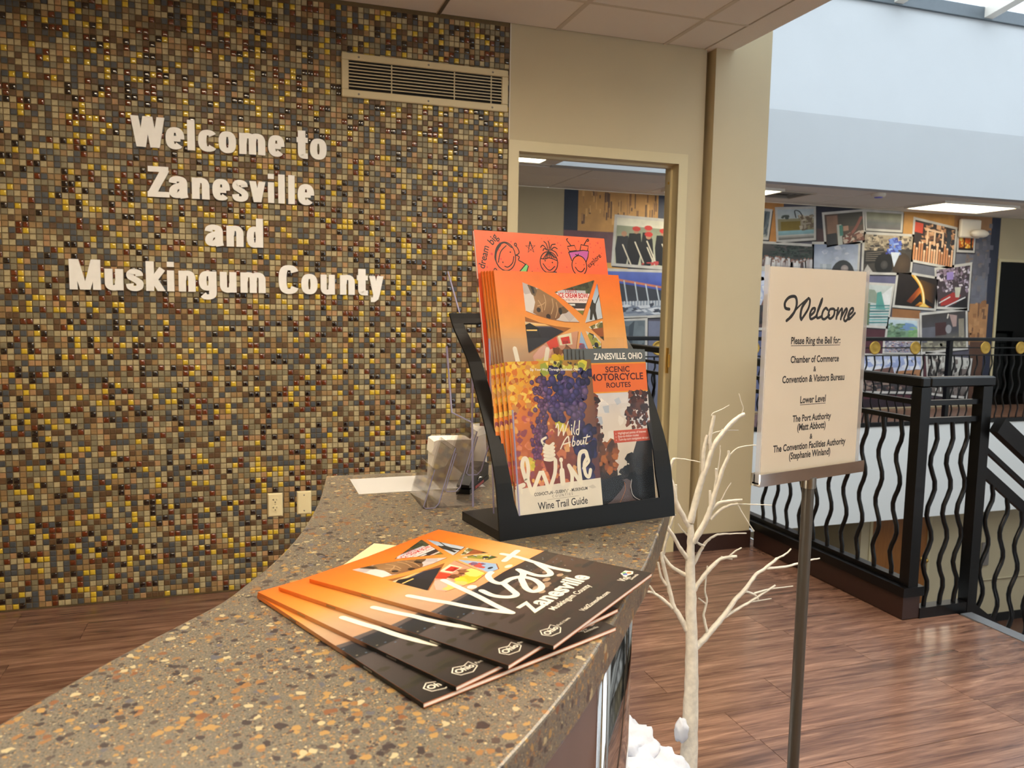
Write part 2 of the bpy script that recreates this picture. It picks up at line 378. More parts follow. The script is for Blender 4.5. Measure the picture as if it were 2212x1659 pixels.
def terrazzo():
    m = bpy.data.materials.new('terrazzo_solid_surface'); m.use_nodes = True; nt = m.node_tree; L = nt.links.new
    b = nt.nodes['Principled BSDF']; tc = nd(nt, 'ShaderNodeTexCoord')
    nz = nd(nt, 'ShaderNodeTexNoise'); nz.inputs['Scale'].default_value = 700; nz.inputs['Detail'].default_value = 2; L(tc.outputs['Object'], nz.inputs['Vector'])
    cr = nd(nt, 'ShaderNodeValToRGB'); e = cr.color_ramp.elements
    e[0].position = .3; e[0].color = (*lin((84, 79, 70)), 1); e[1].position = .72; e[1].color = (*lin((120, 114, 101)), 1); L(nz.outputs['Fac'], cr.inputs[0])
    cur = cr.outputs[0]
    wn = nd(nt, 'ShaderNodeTexNoise'); wn.inputs['Scale'].default_value = 130; L(tc.outputs['Object'], wn.inputs['Vector'])
    wv = nd(nt, 'ShaderNodeVectorMath', operation='SCALE'); wv.inputs['Scale'].default_value = .006; L(wn.outputs['Color'], wv.inputs[0])
    wa = nd(nt, 'ShaderNodeVectorMath', operation='ADD'); L(tc.outputs['Object'], wa.inputs[0]); L(wv.outputs[0], wa.inputs[1])
    pal = [((176, 162, 126), .10), ((158, 124, 72), .24), ((138, 98, 56), .14), ((118, 76, 46), .06), ((70, 59, 54), .23), ((52, 43, 43), .16), ((86, 86, 94), .07)]
    for scale, thr, keep in ((760, .36, .7), (360, .40, .62), (170, .42, .48), (105, .40, .28)):
        vo = nd(nt, 'ShaderNodeTexVoronoi'); vo.inputs['Scale'].default_value = scale; L(wa.outputs[0], vo.inputs['Vector'])
        sp = nd(nt, 'ShaderNodeSeparateColor'); L(vo.outputs['Color'], sp.inputs[0])
        ra = nd(nt, 'ShaderNodeValToRGB'); ra.color_ramp.interpolation = 'CONSTANT'; el = ra.color_ramp.elements; acc = 0
        for i, (c, wgt) in enumerate(pal):
            if i < 2: el[i].position = acc; el[i].color = (*lin(c), 1)
            else: q = el.new(min(acc, .99)); q.color = (*lin(c), 1)
            acc += wgt
        L(sp.outputs[0], ra.inputs[0])
        lt = nd(nt, 'ShaderNodeMath', operation='LESS_THAN'); 
        ts = nd(nt, 'ShaderNodeMath', operation='MULTIPLY'); ts.inputs[1].default_value = thr*1.5; L(sp.outputs[2], ts.inputs[0])
        L(vo.outputs['Distance'], lt.inputs[0]); L(ts.outputs[0], lt.inputs[1])
        l2 = nd(nt, 'ShaderNodeMath', operation='LESS_THAN'); L(sp.outputs[1], l2.inputs[0]); l2.inputs[1].default_value = keep
        mu = nd(nt, 'ShaderNodeMath', operation='MULTIPLY'); L(lt.outputs[0], mu.inputs[0]); L(l2.outputs[0], mu.inputs[1])
        mx = nd(nt, 'ShaderNodeMix', data_type='RGBA'); L(mu.outputs[0], mx.inputs[0]); L(cur, mx.inputs[6]); L(ra.outputs[0], mx.inputs[7]); cur = mx.outputs[2]
    L(cur, b.inputs['Base Color']); b.inputs['Roughness'].default_value = .3
    return m
M['terrazzo'] = terrazzo()

# ================================================================== STRUCTURE
YW = 3.86; CH = 2.75; YF = 8.88; YR = 7.50; LZ = -2.86; YL = 7.9
# ---- floor of planks
fl = thing('floor', (0, 0, 0), kind='structure')
b = MB()
b.box(-2.6, 3.06, -2.6, 2.715, -.3, -.004); b.box(-2.6, 2.84, 2.715, YR, -.3, -.004); b.box(-2.6, 12.6, YR, 11.6, -.3, -.004); b.box(3.06, 12.6, -2.6, 1.35, -.3, -.004)
b.build('subfloor', M['wood'], fl)
PW, PLN = .178, .914
mp_ = MB(); g = .0004
mp_.add([(g,g,-.004),(PLN-g,g,-.004),(PLN-g,PW-g,-.004),(g,PW-g,-.004),(g+.0006,g+.0006,0),(PLN-g-.0006,g+.0006,0),(PLN-g-.0006,PW-g-.0006,0),(g+.0006,PW-g-.0006,0)],
        [(4,5,6,7),(0,1,5,4),(1,2,6,5),(2,3,7,6),(3,0,4,7)])
pm = mp_.build('plank', M['wood'], fl, local=True); plank_me = pm.data; bpy.data.objects.remove(pm)
offs = {0: .886, -1: .601, 2: .322, 7: -.68 % PLN}
for k in range(-19, 10):
    y0 = 2.213+PW*k
    off = offs.get(k, (.37*k+.11*k*k) % PLN)
    x = -2.6+((off+2.6) % PLN)-PLN
    while x < 3.06:
        lo, hi = max(x, -2.6), min(x+PLN, 3.06)
        xm = 2.742 if y0+PW > 2.69 else 3.06
        hi = min(hi, xm); y1 = min(y0+PW, 3.852)
        if hi-lo > .05:
            o = shared('plank', plank_me, (lo, y0, 0), fl); o.scale = ((hi-lo)/PLN, (y1-y0)/PW, 1)
        x += PLN
# ---- mosaic wall
wm = thing('wall_mosaic', (-.7, YW, 0), kind='structure')
MB().box(-2.6, 1.231, YW-.003, YW+.12, 0, CH+.16).build('backing', M['grout'], wm)
STONE = [((170, 157, 120), 21), ((126, 118, 92), 20), ((142, 115, 75), 14), ((90, 66, 40), 16), ((70, 74, 77), 19), ((166, 130, 90), 5)]
GLASS = [((98, 42, 13), 8.5), ((24, 12, 9), 9), ((204, 174, 50), 9.5)]
tmats = [mat('stone_tile', c, .5, noise=.16, nscale=55, bump=.25, bscale=160) for c, _ in STONE]
def glass_tile(c):
    return mat('glass_tile', c, .03, spec=.7, coat=.8, noise=.05, nscale=30)
tmats += [glass_tile(c) for c, _ in GLASS]
wts = [k for _, k in STONE+GLASS]
P_T = .0255; HT = .0111
def tile_shape(gl):
    if not gl:
        a, c, d = HT, HT-.0016, .0035
        vs = [(-a,0,-a),(a,0,-a),(a,0,a),(-a,0,a),(-a,-d+.001,-a),(a,-d+.001,-a),(a,-d+.001,a),(-a,-d+.001,a),(-c,-d,-c),(c,-d,-c),(c,-d,c),(-c,-d,c)]
        fs = [(8,9,10,11)]+[(i,(i+1)%4,4+(i+1)%4,4+i) for i in range(4)]+[(4+i,4+(i+1)%4,8+(i+1)%4,8+i) for i in range(4)]
        return vs, fs, [False]*9
    n = 6; t = [-1, -.82, -.45, 0.45, .82, 1]; vs = []
    for zz in t:
        for xx in t:
            e = max(abs(xx), abs(zz)); hgt = .0042*(1-.55*abs(xx)**6)*(1-.55*abs(zz)**6)+.00025*(1-xx*xx)*(1-zz*zz)
            vs.append((xx*HT, -hgt, zz*HT))
    fs = [(r*n+c, r*n+c+1, (r+1)*n+c+1, (r+1)*n+c) for r in range(n-1) for c in range(n-1)]
    rim = [c for c in range(n)]+[r*n+n-1 for r in range(1, n)]+[(n-1)*n+c for c in range(n-2, -1, -1)]+[r*n for r in range(n-2, 0, -1)]
    k = len(vs); vs += [(vs[i][0], .001, vs[i][2]) for i in rim]; q = len(rim)
    fs += [(rim[i], k+i, k+(i+1) % q, rim[(i+1) % q]) for i in range(q)]
    return vs, fs, [True]*(len(fs))
TS = {False: tile_shape(False), True: tile_shape(True)}
rt = random.Random(21)
tl = []
for iz in range(107):
    for ix in range(150):
        x = 1.2285-P_T*(ix+.5); z = .006+P_T*(iz+.5)
        if x < -2.55 or z > CH-.01: continue
        k = rt.choices(range(9), wts)[0]
        tl.append((x, z, k, V3((x, YW, z-CAMZ)).dot(CF), V3((x, YW, z-CAMZ)).dot(CR), V3((x, YW, z-CAMZ)).dot(CU)))
vis = sorted([(d, i) for i, (x, z, k, d, r, u) in enumerate(tl) if abs(r/d)*FPX < 1100 and abs(u/d)*FPX < 800 and not (x > -.7)])
single = {i for d, i in vis[:300]}
smesh = []
for k in range(9):
    q = MB(); vs, fs, sm = TS[k >= 6]; q.add(vs, fs); q.sm = sm
    o = q.build('tile', tmats[k], wm, local=True); smesh.append(o.data); bpy.data.objects.remove(o)
fieldb = MB()
for i, (x, z, k, *_) in enumerate(tl):
    yy = YW-.003+rt.uniform(-.0004, .0004)
    if i in single: shared('tile', smesh[k], (x, yy, z), wm)
    else:
        vs, fs, sm = TS[k >= 6]; n0 = len(fieldb.v)
        tx = rt.uniform(-.014, .014); tz = rt.uniform(-.014, .014)
        fieldb.v += [(x+a, yy+bb+a*tx+c*tz, z+c) for a, bb, c in vs]
        fieldb.f += [tuple(j+n0 for j in f) for f in fs]; fieldb.m += [k]*len(fs); fieldb.sm += sm
fieldb.build('tile_field', tmats, wm, kind='stuff')
MB().box(1.2305, 1.234, YW-.009, YW, 2.195, CH).build('edge_strip', M['lampwhite'], wm)
# ---- door wall, column, other walls
DX0, DX1, DZ = 1.284, 2.19, 2.14
b = MB(); b.box(1.234, DX0-.02, YW, YW+.12, 0, CH+.16); b.box(DX1+.02, 2.344, YW, YW+.12, 0, CH+.16); b.box(2.344, 2.42, YW+.05, YW+.12, 0, CH+.16); b.box(DX0-.02, DX1+.02, YW, YW+.12, DZ+.02, CH+.16)
b.build('wall_back', M['beige'], kind='structure')
cw = thing('wall_column', (2.54, 3.95, 0), kind='structure')
MB().box(2.37, 2.716, 3.81, 4.15, 0, 4.9).build('pillar', M['beige'], cw)
bb = MB(); bb.box(2.362, 2.722, 3.802, 3.81, 0, .1); bb.box(2.362, 2.37, 3.81, YW, 0, .1); bb.box(2.716, 2.722, 3.81, 4.15, 0, .1)
bb.build('baseboard', M['brownbase'], cw)
MB().box(2.245, 2.350, YW-.008, YW, 0, .1).build('baseboard_back', M['brownbase'], kind='structure')
MB().box(-2.72, -2.6, -2.72, YF+.12, 0, CH+.2).build('wall_left', M['beige'], kind='structure')
b = MB(); b.box(-2.72, 2.9, -2.72, -2.6, 0, CH+.3); b.box(9.3, 12.72, -2.72, -2.6, 0, CH+.3); b.box(2.9, 9.3, -2.72, -2.6, 0, .35); b.box(2.9, 9.3, -2.72, -2.6, 2.65, CH+.3)
b.build('wall_rear', M['beige'], kind='structure')
w2 = thing('added_daylight_window', (6.1, -2.66, .35), kind='structure')  # unseen window behind the camera, added to bring in frontal daylight
for k in range(5):
    xx = 2.9+1.6*k; MB().box(xx-.03+(.03 if k == 0 else 0), xx+.03-(.03 if k == 4 else 0), -2.69, -2.63, .35, 2.65).build('mullion', M['darkmetal'], w2)
    if k < 4: MB().box(xx+.03, xx+1.57, -2.662, -2.656, .35, 2.65).build('pane', M['glass'], w2)
MB().box(12.6, 12.72, -2.6, 11.7, LZ, 4.9).build('wall_right', M['white'], kind='structure')
b = MB(); b.box(-2.6, 10.37, YF, YF+.12, 0, CH); b.box(10.37, 12.6, YF, YF+.12, 2.16, CH); b.box(11.6, 12.6, YF, YF+.12, 0, 2.16)
b.build('wall_far', M['beige'], kind='structure')
# ---- door frame in the back wall
d1 = thing('door_1', ((DX0+DX1)/2, YW, 0), kind='structure')
for nm, pts in (('casing', [(1.23,0),(DX0,0),(DX0,DZ),(1.23,2.193)]), ('casing', [(2.244,0),(2.244,2.193),(DX1,DZ),(DX1,0)]), ('casing', [(1.23,2.193),(DX0,DZ),(DX1,DZ),(2.244,2.193)])):
    MB().prism([(x, 0, z) for x, z in pts], (0, YW-.016, 0), (0, YW-.0005, 0)).build(nm, M['casing'], d1)
for x0, x1, z0, z1 in ((DX0-.019, DX0, 0, DZ), (DX1, DX1+.019, 0, DZ), (DX0-.019, DX1+.019, DZ, DZ+.019)):
    MB().box(x0, x1, YW-.004, YW+.13, z0, z1).build('jamb', M['casing'], d1)
for x0, x1, z0, z1 in ((DX0, DX0+.013, 0, DZ), (DX1-.013, DX1, 0, DZ), (DX0+.013, DX1-.013, DZ-.013, DZ)):
    MB().box(x0, x1, YW+.05, YW+.085, z0, z1).build('door_stop', M['casing'], d1)
MB().box(DX0+.001, DX0+.006, YW+.042, YW+.05, 0, DZ-.014).build('gasket', M['dark'], d1)
b = MB(); b.prism([(DX1, YW+.02+y, 1.08+z) for y, z in ((0,-.07),(.028,-.07),(.028,.07),(0,.07))], (-.0025,0,0), (0,0,0)); b.prism([(DX1-.012, YW+.006, 1.045),(DX1-.012, YW+.02, 1.045),(DX1-.012, YW+.02, 1.115),(DX1-.012, YW+.006, 1.115)], (0,0,0), (.012,.0,0))
b.build('strike_plate', M['brass'], d1)
MB().lathe((DX1-.014, YW+.068, DZ-.09), [(.008,0),(.008,.001)], 10, axis='x').build('silencer', M['brass'], d1)
# ---- ceilings
ce = thing('ceiling', (0, 0, CH), kind='structure')
MB().box(-2.6, 2.33, -2.6, YW, CH+.13, CH+.15).build('deck', M['ceil'], ce)
GX = [.87+.61*k for k in range(-6, 3)]; GY = [3.47+.61*k for k in range(-10, 1)]
tmb = MB().box(0, 1, 0, 1, 0, .012); q = tmb.build('ceiling_tile', M['ceil'], ce, local=True); ctile = q.data; bpy.data.objects.remove(q)
lights = [(-.96+.0, 0), ]
TR = [(-.96, 1.64), (.87, 1.64), (-.96, -.80), (.87, -.80)]
xs = [-2.6]+GX+[2.33]; ys = [-2.6]+GY+[YW]
for i in range(len(xs)-1):
    for j in range(len(ys)-1):
        xa, xb, ya, yb = xs[i], xs[i+1], ys[j], ys[j+1]
        if any(abs(ya-ty) < .02 and xa > tx-.02 and xb < tx+1.25 for tx, ty in TR): continue
        if xb-xa < .03 or yb-ya < .03: continue
        o = shared('ceiling_tile', ctile, (xa+.009, ya+.009, CH+.002), ce); o.scale = (xb-xa-.018, yb-ya-.018, 1)
for x in GX: MB().box(x-.012, x+.012, -2.6, YW, CH+.0, CH+.028).build('grid_bar', M['tbar'], ce)
for y in GY: MB().box(-2.6, 2.33, y-.012, y+.012, CH+.0005, CH+.027).build('grid_bar', M['tbar'], ce)
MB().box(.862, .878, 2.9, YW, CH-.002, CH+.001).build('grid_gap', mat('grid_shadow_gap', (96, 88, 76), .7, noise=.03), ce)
MB().box(2.33, 2.48, -.2, 4.15, CH, 4.9).build('ceiling_soffit', M['ceil'], kind='structure')
b = MB(); b.box(-2.6, 2.48, YW+.12, YR-.07, CH, CH+.06); b.box(2.48, 2.86, 4.15, YR-.07, CH, 4.9); b.build('ceiling_corridor', M['ceil'], kind='structure')
cf = thing('ceiling_far', (5, 8.2, CH), kind='structure')
MB().box(-2.6, 12.6, YR+.02, YF, CH+.012, CH+.06).build('deck', M['ceil'], cf)
x = 3.327-1.22*5
while x < 12.5:
    for ya, yb in ((YR+.085, 8.04), (8.04, 8.65), (8.65, YF)):
        o = shared('ceiling_tile', ctile, (max(x, -2.6)+.008, ya+.008, CH), cf); o.scale = (min(x+1.22, 12.6)-max(x, -2.6)-.016, yb-ya-.016, 1)
    x += 1.22
MB().box(2.48, 12.6, -2.6, -.2, CH, 4.9).build('ceiling_rear', M['ceil'], kind='structure')
b = MB(); b.box(-2.75, 2.40, -2.75, 11.75, CH+.16, CH+.25); b.box(2.40, 12.75, YR+.0, 11.75, CH+.061, CH+.16); b.box(2.40, 12.75, -2.75, -.25, CH+.3, CH+.4)
b.build('added_leak_block', M['ceil'], kind='structure')  # unseen slabs added above the ceilings to block light leaks
def troffer(name, x, y, wx, wy, z, m, label, group, drop=0.0, recess=0.0):
    t = thing(name, (x+wx/2, y+wy/2, z), label, 'light', group)
    b = MB(); f = .028
    for a in ((x, x+wx, y, y+f), (x, x+wx, y+wy-f, y+wy), (x, x+f, y+f, y+wy-f), (x+wx-f, x+wx, y+f, y+wy-f)): b.box(*a, z-.006-drop, z+.02)
    b.build('frame', M['lampwhite'], t)
    rc = recess
    if rc:
        for a in ((x, x+wx, y, y+.006), (x, x+wx, y+wy-.006, y+wy), (x, x+.006, y+.006, y+wy-.006), (x+wx-.006, x+wx, y+.006, y+wy-.006)): MB().box(*a, z+.021, z+rc+.012).build('housing_side', M['lampwhite'], t)
    MB().box(x+f*.3, x+wx-f*.3, y+f*.3, y+wy-f*.3, z-.002-drop+rc, z+.01-drop+rc).build('diffuser', m, t)
    return t
for i, (x, y) in enumerate(TR):
    troffer('ceiling_light', x, y, 1.22, .61, CH, M['lamp'], ['ceiling light panel over the desk nearest the mosaic wall, left', 'ceiling light panel nearest the door, right', 'ceiling light panel behind the viewer, left', 'ceiling light panel behind the viewer, right'][i], 'office ceiling lights', recess=.085)
troffer('ceiling_light', 8.2, 7.82, 1.24, .66, CH, M['lampfar'], 'rectangular ceiling light lit above the collage mural', 'corridor ceiling lights', .025)
troffer('ceiling_light', 4.60, 7.82, 1.24, .66, CH, M['lampfar'], 'ceiling light by the pillar above the far corridor', 'corridor ceiling lights', .025)
troffer('ceiling_light', 1.5, 6.80, 1.2, .6, CH, M['lampfar'], 'ceiling light panel seen through the top of the doorway', 'corridor ceiling lights')
# ---- atrium: bulkhead, skylight, fascias
b = MB(); b.box(2.86, 12.6, YR-.07, YR+.08, CH, 3.51)
b.add([(2.48,YR-.07,3.51),(12.6,YR-.07,3.51),(12.6,YR+.22,4.90),(2.48,YR+.22,4.90),(2.48,YR+.3,3.51),(12.6,YR+.3,3.51),(12.6,YR+.5,4.90),(2.48,YR+.5,4.90)],
      [(0,1,2,3),(7,6,5,4),(0,4,5,1),(2,6,7,3)])
b.build('wall_bulkhead', mat('painted_bulkhead', (188, 193, 197), .7, noise=.015, nscale=2), kind='structure')
MB().box(2.48, 12.6, -.3, -.2, CH, 4.9).build('wall_well', M['white'], kind='structure')
sk = thing('window_1', (7.5, 3.6, 4.9), kind='structure')
MX = [7.16+1.36*k for k in range(-3, 4)]
y0, y1, ym = -.3, YR+.3, 3.6
for yy in (y0, y1-.12): MB().box(2.48, 12.6, yy, yy+.12, 4.90, 5.04).build('curb_beam', M['darkmetal'], sk)
MB().box(2.48, 12.6, ym-.05, ym+.05, 5.60, 5.72).build('ridge_beam', M['darkmetal'], sk)
ed = [2.48]+MX+[12.6]
for x in MX:
    for ya in (y0+.05, y1-.05): MB().bar((x, ya, 4.98), (x, ym, 5.66), .13, .15).build('mullion', M['lampwhite'], sk)
for xa, xb in zip(ed[:-1], ed[1:]):
    for ya in (y0+.06, y1-.06):
        MB().add([(xa+.05,ya,5.02),(xb-.05,ya,5.02),(xb-.05,ym,5.70),(xa+.05,ym,5.70)], [(0,1,2,3)]).build('pane', M['glass'], sk)
b = MB(); b.box(2.84, 12.6, YR-.01, YR+.02, -1.155, -.0); b.build('wall_fascia', M['white'], kind='structure')
b = MB(); b.box(2.83, 2.845, 2.715, YR, -1.155, -.001); b.box(3.0, 12.6, 1.3, 1.35, LZ, -.001); b.build('wall_stairwell', M['white'], kind='structure')
# ---- lower level
b = MB(); b.box(2.0, 7.30, YL+.9, YL+1.0, LZ, -.31); b.box(7.30, 7.43, YL, YL+1.0, LZ, -.31); b.box(8.43, 12.6, YL, YL+.1, LZ, -.31); b.box(7.43, 8.43, YL, YL+.1, LZ+2.13, -.31)
b.build('wall_lower', M['beige'], kind='structure')
MB().box(2.0, 12.6, 1.3, 9.0, LZ-.1, LZ).build('floor_lower', M['stone_floor'], kind='structure')
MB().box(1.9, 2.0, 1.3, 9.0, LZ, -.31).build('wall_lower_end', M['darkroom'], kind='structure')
MB().box(8.5, 12.6, YL-.012, YL, LZ, LZ+.12).build('baseboard_lower', M['dark'], kind='structure')
d3 = thing('door_2', (7.93, YL, LZ), kind='structure')
MB().box(7.47, 8.39, YL+.01, YL+.055, LZ+.01, LZ+2.1).build('leaf', M['wood_door'], d3)
for xa, xb in ((7.43, 7.47), (8.39, 8.43)): MB().box(xa, xb, YL-.015, YL+.09, LZ, LZ+2.13).build('jamb', M['casing'], d3)
b = MB(); b.lathe((8.32, YL+.01, LZ+1.0), [(.03,0),(.03,-.012),(.012,-.015),(.012,-.05),(.026,-.06),(.03,-.08),(.02,-.095),(.001,-.1)], 14, axis='y'); b.build('door_knob', M['brass'], d3)
# ---- stairs, kerb and railings
st = thing('stairs', (3.1, 2.0, 0), kind='structure')
for k in range(16):
    xx = 3.06+.27*k; zz = -.18*k
    if k: MB().box(xx, xx+.27, 1.35, 2.68, zz-.18, zz).build('tread', M['stone_floor'], st)
MB().box(3.06, 3.125, 1.35, 2.672, -.02, .003).build('nosing', M['nose'], st)
tr = thing('trim_1', (2.79, 3.2, 0), kind='structure')
MB().box(2.746, 2.84, 2.695, 3.806, 0, .105).build('kerb_base', M['brownbase'], tr)
MB().box(2.746, 2.84, 4.15, YR, 0, .105).build('kerb_base', M['brownbase'], tr)
MB().box(2.735, 2.852, 2.684, YR, .105, .148).build('kerb_cap', M['black'], tr)
def wave(p, q, amp, per, side, n=22, ph=0):
    p, q = V3(p), V3(q); L = (q-p).length; out = []
    for i in range(n+1):
        t = i/n; s_ = math.sin(2*math.pi*(t*L/per)+ph)*amp*min(1, t*8, (1-t)*8)
        out.append(p+(q-p)*t+V3(side)*s_)
    return out
rl = thing('stair_railing', (2.79, 2.70, .148), 'black railing with wavy balusters around the stairwell beside the pillar', 'railing')
BK = M['black']
for x, y in ((2.79, 2.715), (2.79, YR-.1)): MB().box(x-.027, x+.027, y-.027, y+.027, .148, 1.045).build('post', BK, rl)
MB().box(3.115, 3.169, 2.688, 2.742, -.02, 1.045).build('post', BK, rl)
MB().cbox(2.765, 2.815, 2.69, YR-.05, 1.045, 1.09, .006).build('top_rail', BK, rl)
MB().cbox(2.815, 3.19, 2.69, 2.74, 1.045, 1.09, .006).build('top_rail', BK, rl)
for z in (.975, .897):
    MB().box(2.78, 2.80, 2.742, YR-.127, z-.011, z+.011).build('rail', BK, rl); MB().box(2.817, 3.115, 2.705, 2.725, z-.011, z+.011).build('rail', BK, rl)
MB().box(2.768, 2.812, 2.742, YR-.1, .149, .172).build('bottom_rail', BK, rl)
MB().box(2.84, 3.15, 2.69, 2.74, -.02, .045).build('bottom_rail', BK, rl)
y = 2.819; first = None
while y < 7.3:
    if not (3.80 < y < 4.16):
        if first is None:
            first = MB().tube(wave((2.79, 0, .887), (2.79, 0, .17), .017, .228, (0, -1, 0)), .0102, 8).build('baluster', BK, rl)
            first.data.transform(Matrix.Translation(V3((0, rl.location.y, 0)))); first.location = (0, y-rl.location.y, 0)
        else:
            o = first.copy(); col.objects.link(o); o.location = (0, y-rl.location.y, 0)
    y += .1075 if y < 3.85 else .125
for x in (2.884, 2.975, 3.058): MB().tube(wave((x, 2.715, .887), (x, 2.715, .045), .019, .235, (1, 0, 0)), .0102, 8).build('baluster', BK, rl)
hr = thing('stair_handrail', (3.2, 2.715, -.2), 'black sloping handrail with wavy balusters going down the stairs', 'railing')
sl = -.705; X1 = 6.9
MB().bar((3.172, 2.655, .875), (X1, 2.655, .875+sl*(X1-3.172)), .045, .075).build('handrail', BK, hr)
for dz, h in ((.765, .02), (.66, .045)): MB().bar((3.165, 2.715, dz), (X1, 2.715, dz+sl*(X1-3.165)), .022, h).build('rail', BK, hr)
MB().bar((3.12, 2.715, .01), (X1, 2.715, .01+sl*(X1-3.12)), .04, .09).build('stringer', BK, hr)
x = 3.24
while x < X1-.1:
    MB().tube(wave((x, 2.715, .65+sl*(x-3.165)), (x-.03, 2.715, .03+sl*(x-3.12)), .019, .235, (1, 0, 0)), .0102, 8).build('baluster', BK, hr); x += .098
MB().box(X1-.03, X1+.03, 2.688, 2.742, LZ, -1.7).build('post', BK, hr)
fr = thing('far_railing', (7, YR, 0), 'black balcony railing with brass medallions in front of the mural', 'railing')
MB().box(2.84, 12.55, YR-.02, YR+.02, 0, .05).build('bottom_rail', BK, fr)
MB().cbox(2.8, 12.55, YR-.025, YR+.025, 1.022, 1.066, .006).build('top_rail', BK, fr)
for z in (.94, .848): MB().box(2.84, 12.55, YR-.008, YR+.008, z-.007, z+.007).build('rail', BK, fr)
for x in (3.55, 5.82, 8.09, 10.36, 12.5): MB().box(x-.027, x+.027, YR-.027, YR+.027, .05, 1.022).build('post', BK, fr)
first = None; x = 2.97
while x < 12.5:
    if first is None:
        first = MB().tube(wave((0, YR, .842), (0, YR, .05), .02, .30, (1, 0, 0)), .0095, 6).build('baluster', BK, fr)
        first.data.transform(Matrix.Translation(V3((fr.location.x, 0, 0)))); first.location = (x-fr.location.x, 0, 0)
    elif min(abs(x-p) for p in (3.55, 5.82, 8.09, 10.36)) > .04:
        o = first.copy(); col.objects.link(o); o.location = (x-fr.location.x, 0, 0)
    x += .121
q = MB().lathe((0, 0, 0), [(.078, -.004), (.08, -.012), (.07, -.017), (.066, -.014), (.03, -.02), (.001, -.021)], 20, axis='y').build('medallion', M['brass'], fr, local=True)
mm = q.data; bpy.data.objects.remove(q)
for x in (4.1, 4.69, 5.28, 6.36, 6.95, 7.55, 8.65, 9.235, 9.82, 10.9, 11.5): shared('medallion', mm, (x, YR-.004, .94), fr)

# ================================================================== MURAL on the far wall
mu = thing('mural', (7, YF, 0), 'photo collage mural in navy, orange and purple covering the far corridor wall', 'mural')
MZ = lambda cv: dict(O=(0, YF-.0015, 0), ex=(1, 0, 0), ey=(0, 0, -1))
rm = random.Random(5)
cv = CV(1, -1, 4e-4)
cv.rect(3.54, 0.02, 10.37, CH-.005, (86, 84, 98), 0)
for x0, z0, x1, z1, c in ((3.54,2.27,3.72,2.745,(44,52,70)),(3.72,2.05,4.80,2.745,(206,156,92)),(3.54,1.9,4.3,2.27,(118,84,92)),(4.79,2.2,5.1,2.745,(66,72,92)),(3.54,1.2,4.4,1.9,(222,170,88)),
        (5.1,2.0,6.62,2.745,(200,140,76)),(6.6,2.0,6.72,2.6,(206,150,100)),(7.1,2.45,7.95,2.745,(30,32,52)),(7.1,1.6,7.5,2.45,(72,46,52)),(8.55,2.3,9.7,2.745,(198,146,78)),(8.5,1.0,10.3,2.2,(112,114,126)),
        (9.9,1.9,10.26,2.5,(98,98,110)),(9.5,2.5,10.24,2.745,(170,126,86)),(10.2,0.02,10.37,2.745,(34,40,62)),(9.8,.9,10.25,1.5,(176,128,84)),(9.95,.02,10.22,.95,(86,58,44)),(7.3,0.02,9.3,1.2,(84,46,56)),(7.9,1.74,8.6,1.92,(104,104,136)),
        (3.54,.02,5.0,1.2,(120,126,150)),(5.0,.02,7.3,1.6,(96,104,140)),(8.0,.02,10.0,.14,(46,36,46)),(8.5,1.25,9.0,1.42,(150,104,66))):
    cv.rect(x0, z0, x1, z1, c, 1+(cv.k//30))
for i in range(60):
    x = rm.uniform(3.75, 4.78); z = rm.uniform(2.3, 2.7); h = rm.uniform(.04, .22)
    cv.rect(x, z, x+rm.uniform(.005, .03), z+min(h, 2.74-z), rm.choice([(150,108,70),(224,178,112),(112,84,66),(186,140,90)]), 2)
for i in range(90):
    x = rm.uniform(9.75, 10.2); z = rm.uniform(.95, 2.6); cv.rect(x, z, x+rm.uniform(.02, .08), z+rm.uniform(.02, .12), rm.choice([(120,116,122),(104,104,118),(128,112,104)]) if z > 1.5 else rm.choice([(150,104,66),(190,142,96),(120,84,60)]), 2)
cv.obj('background_print', M['mural'], mu, **MZ(cv))
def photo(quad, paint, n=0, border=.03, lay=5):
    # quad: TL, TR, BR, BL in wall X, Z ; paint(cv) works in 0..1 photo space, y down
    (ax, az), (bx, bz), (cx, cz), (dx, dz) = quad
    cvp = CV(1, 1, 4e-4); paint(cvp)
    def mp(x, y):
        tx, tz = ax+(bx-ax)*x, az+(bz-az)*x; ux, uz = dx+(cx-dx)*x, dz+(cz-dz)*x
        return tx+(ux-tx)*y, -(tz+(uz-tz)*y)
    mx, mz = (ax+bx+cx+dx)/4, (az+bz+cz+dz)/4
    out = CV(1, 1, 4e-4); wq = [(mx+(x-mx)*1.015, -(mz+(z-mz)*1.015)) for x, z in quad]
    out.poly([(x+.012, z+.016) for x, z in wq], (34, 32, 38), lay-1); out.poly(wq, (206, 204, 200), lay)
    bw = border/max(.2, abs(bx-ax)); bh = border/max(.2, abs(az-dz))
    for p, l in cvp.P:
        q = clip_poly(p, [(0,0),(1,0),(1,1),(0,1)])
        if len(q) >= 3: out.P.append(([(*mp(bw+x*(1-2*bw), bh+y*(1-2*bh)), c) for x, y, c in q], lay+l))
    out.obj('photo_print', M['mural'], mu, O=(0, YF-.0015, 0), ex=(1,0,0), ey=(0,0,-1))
def scatter(c, x0, y0, x1, y1, n, s, cs, lay=2, rnd=rm):
    for i in range(n):
        x, y = rnd.uniform(x0, x1), rnd.uniform(y0, y1); a, h = s*rnd.uniform(.4, 1.3), s*rnd.uniform(.4, 1.3)
        c.poly([(x-a, y+rnd.uniform(-h, 0)), (x+rnd.uniform(0, a), y-h), (x+a, y+rnd.uniform(0, h)), (x-rnd.uniform(0, a), y+h)], rnd.choice(cs), lay+i % 2)
